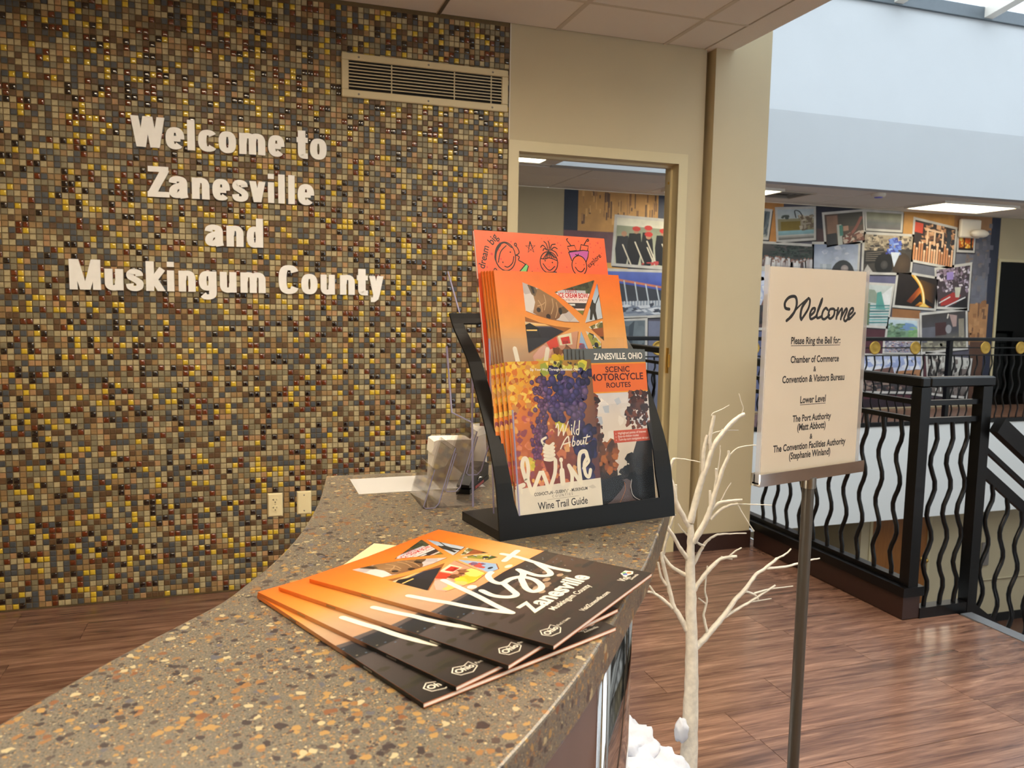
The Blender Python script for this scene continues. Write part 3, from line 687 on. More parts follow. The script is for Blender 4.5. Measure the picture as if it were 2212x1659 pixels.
def p_men(c):
    c.vgrad(0, 0, 1, 1, [(0,(224,222,206)),(.16,(226,224,210)),(.17,(150,158,136)),(.55,(176,180,158)),(1,(206,206,186))])
    for x, y, s in ((.10,.28,1),(.27,.2,1.05),(.45,.30,.95),(.44,.16,.8),(.66,.2,1),(.86,.3,.9)):
        c.poly([(x-.085*s,y+.12),(x+.07*s,y+.1),(x+.1*s,y+.42),(x+.06*s,y+.92*s*.85),(x-.07*s,y+.9*s*.85),(x-.1*s,y+.4)], rm.choice([(34,34,42),(44,44,52),(28,28,34)]), 2)
        c.circ(x+.01, y+.06, .04, .06, (190,146,120), 3)
        if x > .15: c.circ(x+.01, y+.01, .06, .055, (206,58,54), 4, n=10)
        c.stroke([(x+.0,y+.3),(x+.14,y+.74)], .02, (222,214,196), 5, 1)
    scatter(c, .4, .9, .6, .97, 8, .03, [(200,80,80),(190,90,80)], 5)
def p_stad(c):
    c.vgrad(0, 0, 1, 1, [(0,(96,116,196)),(.3,(70,88,178)),(.5,(88,108,190)),(1,(120,140,190))])
    c.poly([(.1,.2),(.95,.55),(1,.7),(.1,.72)], (60,64,74), 2); c.poly([(.15,.12),(1,.48),(1,.53),(.15,.17)], (206,128,96), 3)
    for i in range(7): c.stroke([(.3+.1*i,.2+.04*i),(.33+.1*i,.66)], .012, (196,206,216), 3, 1)
    c.poly([(0,.68),(1,.64),(1,1),(0,1)], (150,160,176), 3)
    for i in range(36): c.stroke([(i/36,.66),(i/36,.78)], .006, (232,236,240), 4, 1, rounded=False)
    scatter(c, 0, .76, 1, 1, 70, .05, [(70,76,90),(40,44,56),(210,216,226),(120,130,150)], 5)
def p_grey(c):
    c.vgrad(0, 0, 1, 1, [(0,(110,122,132)),(.5,(96,108,116)),(1,(176,180,172))]); scatter(c, 0, .1, 1, .9, 30, .14, [(86,98,108),(116,128,136),(104,116,124)], 2)
    c.poly([(.55,.1),(.7,.0),(.62,.6),(.5,.7)], (70,80,90), 4)
def p_excav(c):
    c.vgrad(0, 0, 1, 1, [(0,(186,200,208)),(.3,(196,206,208)),(.32,(156,150,120)),(.7,(150,140,106)),(.72,(150,196,206)),(.84,(140,180,190)),(.86,(206,206,200)),(1,(90,88,86))])
    c.rect(.08, .4, .62, .7, (140,120,50), 3)
    for i in range(6): c.rect(.08, .43+.045*i, .62, .435+.045*i, (110,92,36), 4)
    c.stroke([(.5,.28),(.47,.05),(.6,.08),(.68,.24)], .03, (40,44,50), 4, 3); scatter(c, .6, .25, 1, .65, 30, .08, [(170,160,140),(120,104,86),(196,186,166)], 3)
    scatter(c, .1, .2, .3, .3, 8, .05, [(80,90,86)], 3)
def p_hangar(c):
    c.rect(0, 0, 1, 1, (86,66,58)); c.rect(.35, 0, 1, .45, (64,62,58), 2); c.rect(.05, .05, .33, .65, (140,106,88), 2); c.rect(.3, .35, .42, 1, (196,200,192), 3); c.rect(.36, .38, .45, .72, (70,140,128), 4)
    c.rect(.46, .42, .6, .58, (186,144,122), 3); c.rect(.02, .6, .28, .95, (36,40,50), 3); c.stroke([(.95,.2),(.75,.6),(.5,.85)], .08, (150,84,74), 4, 4); scatter(c, .45, .7, 1, 1, 40, .07, [(180,140,120),(120,72,62),(206,190,176)], 4)
def p_crowd(c):
    c.vgrad(0, 0, 1, 1, [(0,(90,84,84)),(.5,(60,66,66)),(1,(110,100,96))]); scatter(c, .2, 0, 1, .5, 120, .05, [(52,66,62),(70,84,78),(40,50,50)], 2)
    for i in range(46):
        x = rm.random(); y = rm.uniform(.55, .8); c.poly([(x-.025,y),(x+.025,y),(x+.035,1),(x-.035,1)], rm.choice([(214,212,214),(186,176,176),(90,70,70),(230,228,228)]), 3); c.circ(x, y-.03, .018, .035, (150,110,96), 4, n=6)
def p_silo(c):
    c.vgrad(0, 0, 1, 1, [(0,(140,154,184)),(.5,(186,196,214)),(1,(206,212,222))]); c.blobs(.1, .1, .9, .5, 14, .06, [(200,206,220),(176,186,208)], 2, rm)
    c.rect(.14, .6, .4, 1, (176,186,196), 4); c.rect(.2, .6, .28, 1, (206,212,218), 5); c.circ(.66, .98, .28, .5, (54,58,62), 4, n=20); c.circ(.7, .75, .09, .12, (150,140,138), 5, (190,176,172)); c.rect(.55, .85, .75, 1, (206,210,214), 6)
def p_blur(c): c.vgrad(0, 0, 1, 1, [(0,(132,132,108)),(.35,(150,152,136)),(.6,(116,122,122)),(1,(108,104,110))])
def p_tire(c):
    c.rect(0, 0, 1, 1, (70,66,62)); c.rect(0, 0, 1, .35, (176,162,140), 1); scatter(c, 0, 0, 1, .4, 90, .05, [(120,108,96),(206,190,164),(60,56,56),(150,136,116)], 2)
    c.poly([(0,.45),(.4,.4),(.5,.7),(0,.8)], (44,42,42), 4)
    for i in range(5): c.stroke([(.04,.5+.05*i),(.4,.44+.06*i)], .012, (150,140,128), 5, 1)
    c.circ(.43, .78, .2, .3, (24,24,25), 6, n=24); c.circ(.43, .8, .08, .12, (60,58,58), 7, (90,88,86)); c.circ(.8, .78, .2, .32, (66,54,44), 6, (96,78,60), n=20)
    scatter(c, .48, .1, .74, .5, 40, .07, [(78,96,190),(110,140,220),(60,66,150),(150,176,236)], 7); c.poly([(.55,.45),(.75,.45),(.64,.85)], (210,222,240), 9); c.poly([(0,1),(.08,.8),(.2,1)], (190,186,182), 7)
def p_wood(c):
    c.rect(0, 0, 1, 1, (52,44,44)); c.rect(0, .05, .2, .3, (206,74,52), 2); scatter(c, .2, 0, 1, .5, 60, .06, [(216,170,130),(120,84,64),(190,140,104),(60,56,60)], 2)
    for x in (.3, .48, .68): c.rect(x, .15, x+.04, .55, (228,196,164), 4)
    c.rect(.3, .15, .72, .2, (228,196,164), 4); c.rect(.8, .1, .9, .6, (60,66,72), 4)
    for i in range(16):
        x = i/16; h = .6+.12*math.sin(i*1.9)+rm.uniform(-.04, .04); c.rect(x, h, x+.045, 1, rm.choice([(226,166,122),(206,142,98),(236,190,150)]), 5); c.circ(x+.022, h, .026, .03, (240,204,170), 6, n=8)
def p_fire(c):
    c.vgrad(0, 0, 1, 1, [(0,(150,60,16)),(.5,(226,110,20)),(1,(60,24,10))]); c.blobs(.05, .2, .95, .9, 26, .1, [(246,170,40),(255,220,110),(206,84,16)], 2, rm); c.rect(.32, 0, .4, 1, (50,20,10), 5); c.rect(.78, 0, .9, 1, (40,20,14), 5); c.rect(0, .88, 1, 1, (24,14,10), 5)
def p_car(c):
    c.rect(0, 0, 1, 1, (72,60,66)); scatter(c, 0, 0, 1, .6, 130, .05, [(196,186,206),(120,104,120),(60,50,60),(226,216,226),(150,130,150)], 2); c.rect(.3, .1, .5, .3, (160,140,206), 4)
    c.poly([(.1,.8),(.5,.62),(.75,.7),(.6,.9),(.1,.98)], (168,54,50), 5); c.poly([(.55,.5),(.75,.5),(.7,.75),(.58,.75)], (206,206,190), 5); c.stroke([(.05,.9),(.4,.74)], .03, (220,220,220), 6, 1); c.stroke([(.25,1),(.9,.75)], .03, (226,226,230), 6, 1); c.poly([(.45,1),(.95,.72),(1,1)], (26,24,28), 5)
def p_molten(c):
    c.vgrad(0, 0, 1, 1, [(0,(40,32,30)),(.5,(34,24,20)),(1,(20,12,8))])
    c.poly([(.55,.1),(.95,.2),(.95,.85),(.6,.6)], [(90,64,30),(40,30,26),(50,30,16),(120,80,30)], 2)
    c.poly([(.55,.35),(.28,.85),(.4,.9),(.62,.5)], [(190,90,30),(96,36,14),(110,44,16),(230,130,40)], 3)
    c.poly([(.5,.97),(.62,.82),(.95,.98)], [(150,70,16),(246,170,50),(150,66,16)], 3)
    c.stroke([(.36,0),(.52,.2),(.62,.4),(.68,.65),(.72,.95)], .075, (236,176,60), 5, 5, (1.2, .9)); c.stroke([(.40,.02),(.53,.2),(.63,.42),(.69,.66),(.725,.93)], .038, (255,240,180), 6, 5, (.7, 1.1)); c.poly([(.6,.98),(.72,.84),(.86,.98)], (252,214,110), 7)
def p_teal(c):
    c.rect(0, 0, 1, 1, (196,206,206)); c.poly([(0,.1),(.35,.12),(.55,.3),(.5,.45),(0,.42)], (150,164,150), 2); c.poly([(.5,.3),(1,.0),(1,.5),(.8,.55)], (226,230,234), 3); c.poly([(.45,.18),(.6,.15),(.85,.6),(.45,.6)], (96,164,156), 3)
    for i in range(7): c.poly([(.2,.5+.07*i),(1,.47+.07*i),(1,.5+.07*i),(.2,.535+.07*i)], rm.choice([(70,136,140),(110,176,178),(56,110,118)]), 5)
    c.rect(0, .45, .22, 1, (110,126,96), 4)
def p_valley(c):
    c.vgrad(0, 0, 1, 1, [(0,(196,214,226)),(.25,(180,202,214)),(.5,(130,164,150)),(1,(120,156,120))]); c.poly([(.4,.35),(.6,.15),(.85,.2),(1,.4),(1,.6),(.4,.6)], (116,150,196), 2); scatter(c, 0, .2, .5, 1, 50, .09, [(104,136,110),(130,160,130),(90,120,96)], 3); scatter(c, .75, .4, 1, 1, 30, .08, [(116,160,110),(140,176,130)], 3)
def p_street(c):
    c.vgrad(0, 0, 1, 1, [(0,(66,62,62)),(.5,(76,76,84)),(1,(140,136,120))]); c.rect(0, .35, .3, .75, (104,106,118), 2); c.rect(.3, .25, .55, .6, (70,44,46), 2); c.circ(.6, .45, .07, .12, (150,150,156), 3); c.stroke([(.6,.05),(.58,.15)], .03, (226,220,210), 3, 1)
    c.poly([(.62,.05),(.8,.1),(.78,.4),(.7,.4)], (176,150,146), 3)
    for i in range(5): c.rect(.84+.025*i, .2, .85+.025*i, .7, (206,196,170), 4)
    scatter(c, 0, .7, 1, 1, 40, .06, [(150,146,126),(116,110,100),(170,166,146)], 3)
def p_people(c): c.rect(0, 0, 1, 1, (150,150,166)); scatter(c, 0, 0, 1, 1, 260, .035, [(226,226,230),(80,76,96),(120,110,170),(190,186,190),(60,56,60),(206,150,130)], 2)
def p_snowy(c):
    c.vgrad(0, 0, 1, 1, [(0,(176,190,226)),(.5,(196,206,232)),(1,(150,150,166))]); scatter(c, 0, .1, 1, .5, 60, .1, [(206,214,236),(160,176,220),(226,230,240)], 2); c.poly([(.15,.4),(.5,.3),(.55,.6),(.1,.6)], (120,90,84), 4); c.poly([(.55,.42),(1,.36),(1,.6),(.55,.6)], (170,122,86), 4); c.rect(0, .6, 1, 1, (60,58,62), 3); scatter(c, 0, .55, 1, 1, 50, .07, [(90,70,70),(40,40,44),(150,130,120)], 5)
def p_bw(c): c.vgrad(0, 0, 1, 1, [(0,(196,196,190)),(1,(90,80,78))]); scatter(c, 0, 0, 1, 1, 60, .1, [(40,38,40),(206,206,200),(120,110,106),(60,56,56)], 2)
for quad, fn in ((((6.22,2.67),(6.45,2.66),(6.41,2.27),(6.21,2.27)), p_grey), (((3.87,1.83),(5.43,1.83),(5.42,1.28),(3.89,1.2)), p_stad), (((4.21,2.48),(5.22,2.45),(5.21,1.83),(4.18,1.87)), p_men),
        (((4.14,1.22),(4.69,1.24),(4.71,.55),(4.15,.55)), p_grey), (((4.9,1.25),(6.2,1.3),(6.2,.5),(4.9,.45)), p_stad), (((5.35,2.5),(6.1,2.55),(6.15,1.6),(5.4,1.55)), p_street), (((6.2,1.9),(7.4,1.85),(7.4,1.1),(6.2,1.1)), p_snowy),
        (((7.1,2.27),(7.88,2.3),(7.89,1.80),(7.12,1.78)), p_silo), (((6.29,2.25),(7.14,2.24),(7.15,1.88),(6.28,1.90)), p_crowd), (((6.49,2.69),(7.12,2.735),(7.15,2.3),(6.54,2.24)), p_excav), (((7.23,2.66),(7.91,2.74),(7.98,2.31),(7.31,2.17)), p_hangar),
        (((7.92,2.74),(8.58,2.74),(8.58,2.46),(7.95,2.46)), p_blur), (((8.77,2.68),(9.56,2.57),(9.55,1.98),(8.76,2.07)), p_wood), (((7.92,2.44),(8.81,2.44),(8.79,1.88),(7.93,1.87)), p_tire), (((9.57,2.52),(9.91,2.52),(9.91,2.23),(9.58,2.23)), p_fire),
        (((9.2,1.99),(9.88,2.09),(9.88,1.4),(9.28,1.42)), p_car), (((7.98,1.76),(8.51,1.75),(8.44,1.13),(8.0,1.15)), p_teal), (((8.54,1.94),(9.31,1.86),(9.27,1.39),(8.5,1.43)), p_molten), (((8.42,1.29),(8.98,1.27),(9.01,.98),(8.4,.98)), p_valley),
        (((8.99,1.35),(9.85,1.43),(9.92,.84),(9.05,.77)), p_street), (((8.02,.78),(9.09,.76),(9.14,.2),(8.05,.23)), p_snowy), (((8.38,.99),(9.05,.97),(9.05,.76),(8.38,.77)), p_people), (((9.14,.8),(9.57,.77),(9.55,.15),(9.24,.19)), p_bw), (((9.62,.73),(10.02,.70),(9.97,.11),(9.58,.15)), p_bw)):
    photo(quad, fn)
# ---- things on the far wall and ceiling
e = thing('emergency_light', (9.74, YF-.02, 2.43), 'white emergency light with oval lamp head on the mural', 'light')
MB().cbox(9.555, 9.93, YF-.075, YF-.02, 2.43, 2.69, .015).build('housing', M['whitepl'], e)
b = MB(); 
b.lathe((9.84, YF-.13, 2.49), [(.001,-.15),(.04,-.13),(.055,-.07),(.058,0),(.055,.07),(.04,.12),(.02,.15),(.012,.165)], 18, axis='x'); b.build('lamp_head', M['whitepl'], e)
b = MB(); b.box(9.8, 9.86, YF-.09, YF-.075, 2.46, 2.52); b.build('bracket', M['whitepl'], e)
dv = thing('air_diffuser', (6.07, 8.2, CH-.012), 'square dark slotted air diffuser in the corridor ceiling', 'vent')
for k in range(4):
    a = .05+.06*k; bmb = MB(); x0, x1, y0_, y1_ = 5.78+a-.05, 6.38-a+.05, 7.94+a-.05, 8.46-a+.05
    for q in ((x0,x1,y0_,y0_+.03),(x0,x1,y1_-.03,y1_),(x0,x0+.03,y0_+.03,y1_-.03),(x1-.03,x1,y0_+.03,y1_-.03)): bmb.box(*q, CH-.012+.002*k, CH-.004+.002*k)
    bmb.build('louver', M['tbar'] if k == 0 else M['grey_pl'], dv)
MB().box(5.8, 6.36, 7.96, 8.44, CH-.003, CH-.0005).build('throat', M['dark'], dv)
sd = thing('smoke_detector', (7.06, 7.70, CH-.05), 'small white domed smoke detector on the corridor ceiling', 'detector')
MB().lathe((7.06, 7.70, CH), [(.08,0),(.08,-.02),(.07,-.035),(.001,-.05)], 20).build('dome', M['whitepl'], sd)
MB().lathe((7.06, 7.70, CH-.036), [(.05,0),(.045,-.012),(.001,-.014)], 14).build('lens', mat('blue_lens', (120,120,230), .3, noise=.02), sd)
d2 = thing('door_3', (10.9, YF, 0), kind='structure')
for a in ((10.37, 10.41, 0, 2.16), (11.56, 11.6, 0, 2.16), (10.41, 11.56, 2.12, 2.16)): MB().box(a[0], a[1], YF-.02, YF+.13, a[2], a[3]).build('frame', M['casing'], d2)
MB().box(10.41, 11.56, YF+.05, YF+.06, .0, 2.12).build('pane', clear_mat('dark_glass', (.22, .24, .23), -.015), d2)
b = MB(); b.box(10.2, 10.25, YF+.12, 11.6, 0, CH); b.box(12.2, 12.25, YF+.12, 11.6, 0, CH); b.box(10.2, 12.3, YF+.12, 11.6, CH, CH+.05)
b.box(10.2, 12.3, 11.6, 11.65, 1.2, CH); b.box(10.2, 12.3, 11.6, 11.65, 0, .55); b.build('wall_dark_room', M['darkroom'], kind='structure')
dc = thing('office_chair', (11.45, 10.2, 0), 'dark office chair silhouetted behind the dark glass', 'chair')
MB().cbox(11.2, 11.7, 10.0, 10.45, .44, .52, .03).build('seat', M['dark'], dc); MB().cbox(11.22, 11.68, 10.42, 10.48, .55, 1.12, .025).build('backrest', M['dark'], dc)
MB().tube([(11.45, 10.22, .05), (11.45, 10.22, .44)], .03).build('post', M['dark'], dc)
for k in range(5): a = k*1.2566; MB().tube([(11.45, 10.22, .08), (11.45+.28*math.cos(a), 10.22+.28*math.sin(a), .03)], .02, 6).build('leg', M['dark'], dc)
# ---- lower wall fittings
pn = thing('wall_box', (9.24, YL-.03, LZ+.7), 'grey metal wall box with white notice beside lower door', 'wall box')
k = YL/YF
def lw(px_x, z): return px_x*k, 1.375+(z-1.375)*k
x0, z0 = lw(10.33, -2.46); x1, z1 = lw(10.62, -2.10)
MB().cbox(x0+.13, x1, YL-.03, YL, z0, z1, .008).build('box', M['grey_pl'], pn)
c = CV(1, -1); c.rect(x0-.05, z0+.05, x0+.12, z1-.02, (226,222,226), 1); c.rect(x0-.03, z1-.09, x0+.02, z1-.05, (60,60,110), 2); c.rect(x0+.02, z0+.08, x0+.07, z0+.11, (60,60,110), 2)
for i in range(4): c.rect(x0-.03, z0+.13+.02*i, x0+.09, z0+.137+.02*i, (170,166,176), 2)
c.obj('notice', M['matte_print'], pn, O=(0, YL-.002, 0), ex=(1,0,0), ey=(0,0,-1))
MB().tube(catmull([(9.15, YL-.012, -1.15), (9.17, YL-.012, -1.9), (9.2, YL-.012, -2.2), (9.32, YL-.012, -2.24), (10.5, YL-.012, -2.24)], 5), .012, 6).build('wall_conduit', M['beige'], label='tan painted conduit running along the lower wall', cat='conduit')

# ================================================================== THINGS ON THE MOSAIC WALL
SVW, SHW = .25, .18
def ell(cx, cy, rx, ry, a0, a1, n=22, e=2.5):
    out = []
    for i in range(n+1):
        a = R(a0+(a1-a0)*i/n); ca, sa = math.cos(a), math.sin(a)
        out.append((cx+rx*math.copysign(abs(ca)**(2/e), ca), cy+ry*math.copysign(abs(sa)**(2/e), sa)))
    return out
def sm(p, n=5): return [(q.x, q.y) for q in catmull([(a, b_, 0) for a, b_ in p], n)]
ARCH = lambda x: sm([(x,.40),(x+.02,.53),(x+.08,.615),(x+.17,.63),(x+.26,.595),(x+.31,.5),(x+.315,.40)])
GL = {
 'l': [[(.11,0),(.11,1)]], 'i': [[(.11,0),(.11,.71)], [(.11,.83),(.11,1)]],
 'o': [ell(.28,.355,.168,.275,0,360,28)], 'e': [[(.09,.345),(.45,.345)], ell(.28,.355,.168,.275,-2,318,28)],
 'c': [ell(.28,.355,.168,.275,38,322,26)], 'C': [ell(.32,.5,.205,.42,32,328,28,2.8)],
 'n': [[(.11,0),(.11,.71)], ARCH(.125)+[(.44,0)]], 'm': [[(.11,0),(.11,.71)], ARCH(.12)+[(.435,0)], ARCH(.435)+[(.75,0)]],
 'u': [[(.45,0),(.45,.71)], sm([(.435,.32),(.42,.18),(.35,.10),(.26,.08),(.17,.11),(.12,.2),(.115,.32)])+[(.115,.71)]],
 'a': [sm([(.11,.49),(.13,.585),(.21,.63),(.31,.63),(.40,.59),(.43,.5)])+[(.43,.14),(.46,.0)], sm([(.43,.43),(.31,.405),(.18,.34),(.12,.24),(.13,.13),(.2,.085),(.3,.10),(.42,.2)])],
 's': [sm([(.42,.49),(.40,.585),(.31,.63),(.2,.63),(.12,.565),(.13,.465),(.24,.395),(.35,.33),(.43,.25),(.42,.14),(.33,.08),(.2,.08),(.12,.13),(.1,.23)])],
 'v': [[(.085,.76),(.255,-.05)], [(.435,.76),(.265,-.05)]], 'k': [[(.11,0),(.11,1)], [(.13,.24),(.50,.76)], [(.22,.42),(.50,-.05)]],
 't': [[(.2,.95),(.2,.2)]+sm([(.2,.2),(.22,.10),(.3,.08),(.4,.085)])[1:], [(.03,.63),(.4,.63)]],
 'd': [ell(.27,.355,.158,.275,0,360,28), [(.445,0),(.445,1)]],
 'g': [ell(.27,.385,.158,.25,0,360,28), [(.44,.71),(.44,0)]+sm([(.44,0),(.42,-.11),(.33,-.165),(.2,-.16),(.12,-.09)])[1:]],
 'y': [[(.085,.76),(.26,.02)], [(.435,.76),(.28,.05),(.24,-.09),(.17,-.16),(.05,-.165)]],
 'W': [[(.085,1.05),(.265,-.05)], [(.46,1.05),(.29,-.05)], [(.50,1.05),(.67,-.05)], [(.875,1.05),(.695,-.05)]],
 'Z': [[(.05,.915),(.63,.915)], [(.55,.92),(.14,.08)], [(.03,.085),(.65,.085)]],
 'M': [[(.11,0),(.11,1)], [(.85,0),(.85,1)], [(.14,1.08),(.455,-.08)], [(.82,1.08),(.505,-.08)]] }
CLIPZ = {'v': (0,.71), 'k': (0,1), 'W': (0,1), 'M': (0,1), 'y': (-.25,.71)}
def glyph(ch):
    out = []
    for path in GL[ch]:
        k = len(path); Ls = []; Rs = []; closed = k > 20 and abs(path[0][0]-path[-1][0])+abs(path[0][1]-path[-1][1]) < 1e-6
        for i in range(k):
            if closed: a, c = path[(i-1) % (k-1)], path[(i+1) % (k-1)]
            else: a, c = path[max(i-1,0)], path[min(i+1,k-1)]
            t = V3((c[0]-a[0], c[1]-a[1], 0)).normalized(); h = math.hypot(SVW*t.y, SHW*t.x)/2
            if ch in 'WMvky' and k == 2 and abs(t.x) > .05: h *= .93
            Ls.append((path[i][0]-t.y*h, path[i][1]+t.x*h)); Rs.append((path[i][0]+t.y*h, path[i][1]-t.x*h))
        for i in range(k-1):
            q = [(*p, (0,)) for p in (Ls[i], Ls[i+1], Rs[i+1], Rs[i])]
            if ch in CLIPZ: lo, hi = CLIPZ[ch]; q = clip_poly(q, [(-5,lo),(5,lo),(5,hi),(-5,hi)])
            if len(q) >= 3: out.append([(p[0], p[1]) for p in q])
    return out
WORDS = [('Welcome', 2.029, [('W',-.485,-.349),('e',-.346,-.27),('l',-.258,-.227),('c',-.214,-.14),('o',-.129,-.055),('m',-.042,.07),('e',.082,.154)]),
 ('to', 2.029, [('t',.207,.258),('o',.267,.342)]),
 ('Zanesville', 1.819, [('Z',-.424,-.335),('a',-.338,-.259),('n',-.244,-.171),('e',-.159,-.085),('s',-.076,-.006),('v',-.002,.068),('i',.079,.106),('l',.124,.153),('l',.168,.197),('e',.21,.284)]),
 ('and', 1.615, [('a',-.194,-.115),('n',-.103,-.03),('d',-.016,.055)]),
 ('Muskingum', 1.408, [('M',-.742,-.621),('u',-.605,-.532),('s',-.521,-.451),('k',-.441,-.362),('i',-.355,-.326),('n',-.308,-.238),('g',-.224,-.149),('u',-.135,-.064),('m',-.047,.063)]),
 ('County', 1.408, [('C',.121,.209),('o',.222,.296),('u',.31,.376),('n',.4,.469),('t',.479,.532),('y',.537,.606)])]
ORD = ['first', 'second', 'third']
for word, z, ls in WORDS:
    seen = {}
    for ch, xa, xb in ls:
        seen[ch] = seen.get(ch, 0)+1; G = glyph(ch); xs_ = [p[0] for q in G for p in q]; gx0, gx1 = min(xs_), max(xs_); b = MB(); s_ = (xb-xa)/(gx1-gx0)
        for gi, q in enumerate(G):
            A = sum(q[i][0]*q[(i+1)%len(q)][1]-q[(i+1)%len(q)][0]*q[i][1] for i in range(len(q)))
            if A < 0: q = q[::-1]
            b.prism([(xa+(x-gx0)*s_, 0, z+y*.13) for x, y in q], (0, YW-.018-2.5e-5*gi, 0), (0, YW-.008+1e-5*gi, 0))
        nrep = sum(1 for c_, _, _ in ls if c_ == ch)
        pre = ORD[seen[ch]-1]+' ' if nrep > 1 else ''
        b.build('wall_letter', M['letter'], label=f'{pre}white raised {"capital" if ch.isupper() else "small"} letter {ch} in the word {word} on the mosaic wall', cat='letter', group='raised greeting letters')
# grille
gr = thing('air_grille', (.815, YW-.008, 2.32), 'long tan wall air return grille with horizontal slats above the mosaic', 'vent')
gx0, gx1, gz0, gz1 = .411, 1.219, 2.322, 2.521; ix0, ix1, iz0, iz1 = .444, 1.187, 2.357, 2.489
MB().box(ix0, ix1, YW-.0105, YW-.004, iz0, iz1).build('duct_back', M['dark'], gr)
for q in ((gx0,gx1,iz1,gz1),(gx0,gx1,gz0,iz0),(gx0,ix0,iz0,iz1),(ix1,gx1,iz0,iz1)): MB().cbox(q[0], q[1], YW-.022, YW-.007, q[2], q[3], .003).build('frame', M['grille'], gr)
for i in range(8):
    z = iz0+.012+(iz1-iz0-.02)*i/7.5
    MB().obox((ix0, YW-.021, z), (ix1-ix0, 0, 0), (0, .0075, .0025), (0, -.0005, .0042)).build('slat', M['grille'], gr)
for x in (ix0+.27*(ix1-ix0), ix0+.68*(ix1-ix0), ix0+.93*(ix1-ix0)): MB().box(x-.0025, x+.0025, YW-.0135, YW-.0105, iz0, iz1).build('divider', M['grille'], gr)
for x, z in ((.49, 2.505), (.82, 2.505), (1.14, 2.505), (.49, 2.338), (.82, 2.338), (1.14, 2.338)): MB().lathe((x, YW-.022, z), [(.005,0),(.004,-.002),(.001,-.0025)], 10, axis='y').build('screw', M['grey_pl'], gr)
# outlets
def plate(name, x0, x1, z0, z1, label, cat):
    t = thing(name, ((x0+x1)/2, YW-.007, z0), label, cat)
    y = YW-.007; c = .006
    MB().add([(x0,y,z0),(x1,y,z0),(x1,y,z1),(x0,y,z1),(x0+c,y-.006,z0+c),(x1-c,y-.006,z0+c),(x1-c,y-.006,z1-c),(x0+c,y-.006,z1-c)], [(4,5,6,7),(0,1,5,4),(1,2,6,5),(2,3,7,6),(3,0,4,7),(3,2,1,0)]).build('cover_plate', M['ivory'], t)
    return t, y-.006
t, y = plate('power_outlet', .058, .127, .349, .463, 'ivory double power outlet low on the mosaic wall', 'outlet')
for zc in (.428, .390):
    ring = [(.0925+.017*math.cos(a), 0, zc+max(-.0135, min(.0135, .017*math.sin(a)))) for a in [2*math.pi*i/24 for i in range(24)]]
    r = MB().prism(ring, (0, y-.0022, 0), (0, y+.001, 0)).build('receptacle', M['ivory'], t)
    b = MB(); b.box(.0925-.009, .0925-.0065, y-.0027, y-.0015, zc+.001, zc+.009); b.box(.0925-.0125, .0925-.0065, y-.0027, y-.0015, zc+.004, zc+.0065); b.box(.0925+.0055, .0925+.0075, y-.0027, y-.0015, zc+.001, zc+.008)
    b.lathe((.0925, y-.0026, zc-.007), [(.0028,0),(.0028,.001)], 10, axis='y'); b.build('slots', M['ivorydark'], r)
MB().lathe((.0925, y, .409), [(.003,0),(.002,-.0012),(.0005,-.0012)], 10, axis='y').build('screw', M['grille'], t)
t, y = plate('blank_plate', .192, .260, .352, .466, 'plain ivory blank cover plate beside the outlet', 'wall plate')
for z in (.447, .371): MB().lathe((.226, y, z), [(.0035,0),(.003,-.0012),(.0005,-.0014)], 10, axis='y').build('screw', M['grey_pl'], t)


# ================================================================== COUNTER
CZ = 1.085
LEFT = [(-.30,.20),(-.25,.40),(-.205,.52),(-.1673,.5944),(-.142,.6343),(-.109,.6833),(-.0718,.7319),(-.0313,.7863),(-.0059,.8392),(.0184,.8938),(.0547,1.0047),(.0902,1.1665),(.1143,1.3286)]
BACK = [(.2108,1.3276),(.306,1.322),(.42,1.36),(.52,1.50),(.60,1.66)]
RIGHT = [(.87,1.68),(.84,1.57),(.785,1.42),(.715,1.25),(.635,1.10),(.5286,.9358),(.4291,.7903),(.3884,.7375),(.2761,.5909),(.1979,.5019),(.11,.41),(.02,.29),(-.05,.20)]
def curve2(P, n=4): return [(p.x, p.y) for p in catmull([(x, y, 0) for x, y in P], n)]
outline = curve2(LEFT)+BACK+curve2(RIGHT)
outline = outline[::-1]
n_ = len(outline)
A_ = sum(outline[i][0]*outline[(i+1)%n_][1]-outline[(i+1)%n_][0]*outline[i][1] for i in range(n_))
if A_ < 0: outline = outline[::-1]
def inset(P, d):
    out = []; n = len(P)
    for i in range(n):
        a, b_, c = V3((*P[i-1], 0)), V3((*P[i], 0)), V3((*P[(i+1) % n], 0))
        t = ((b_-a).normalized()+(c-b_).normalized()); t = t.normalized(); out.append((b_.x-t.y*d, b_.y+t.x*d))
    return out
rings = [(outline, CZ-.037), (outline, CZ-.0022), (inset(outline, .0008), CZ-.0006), (inset(outline, .0024), CZ)]
vs = [(x, y, z) for P, z in rings for x, y in P]; n = n_
fs = [tuple(range(n-1, -1, -1)), tuple(range(3*n, 4*n))]+[(r*n+i, r*n+(i+1) % n, (r+1)*n+(i+1) % n, (r+1)*n+i) for r in range(3) for i in range(n)]
b = MB(); b.add(vs, fs)
b.build('countertop', M['terrazzo'], label='curved speckled brown terrazzo countertop with magazines on it', cat='countertop')
cb = thing('counter_base', (.3, .8, 0), 'maroon laminate counter base with polished steel panel under the countertop', 'counter')
def offs_path(P, d):
    out = []
    for i in range(len(P)):
        a, c = V3((*P[max(i-1,0)], 0)), V3((*P[min(i+1,len(P)-1)], 0)); t = (c-a).normalized(); out.append((P[i][0]+t.y*d, P[i][1]-t.x*d))
    return out
rgt = curve2(RIGHT, 4); prof = offs_path(rgt, .062)           # offset towards the staff side
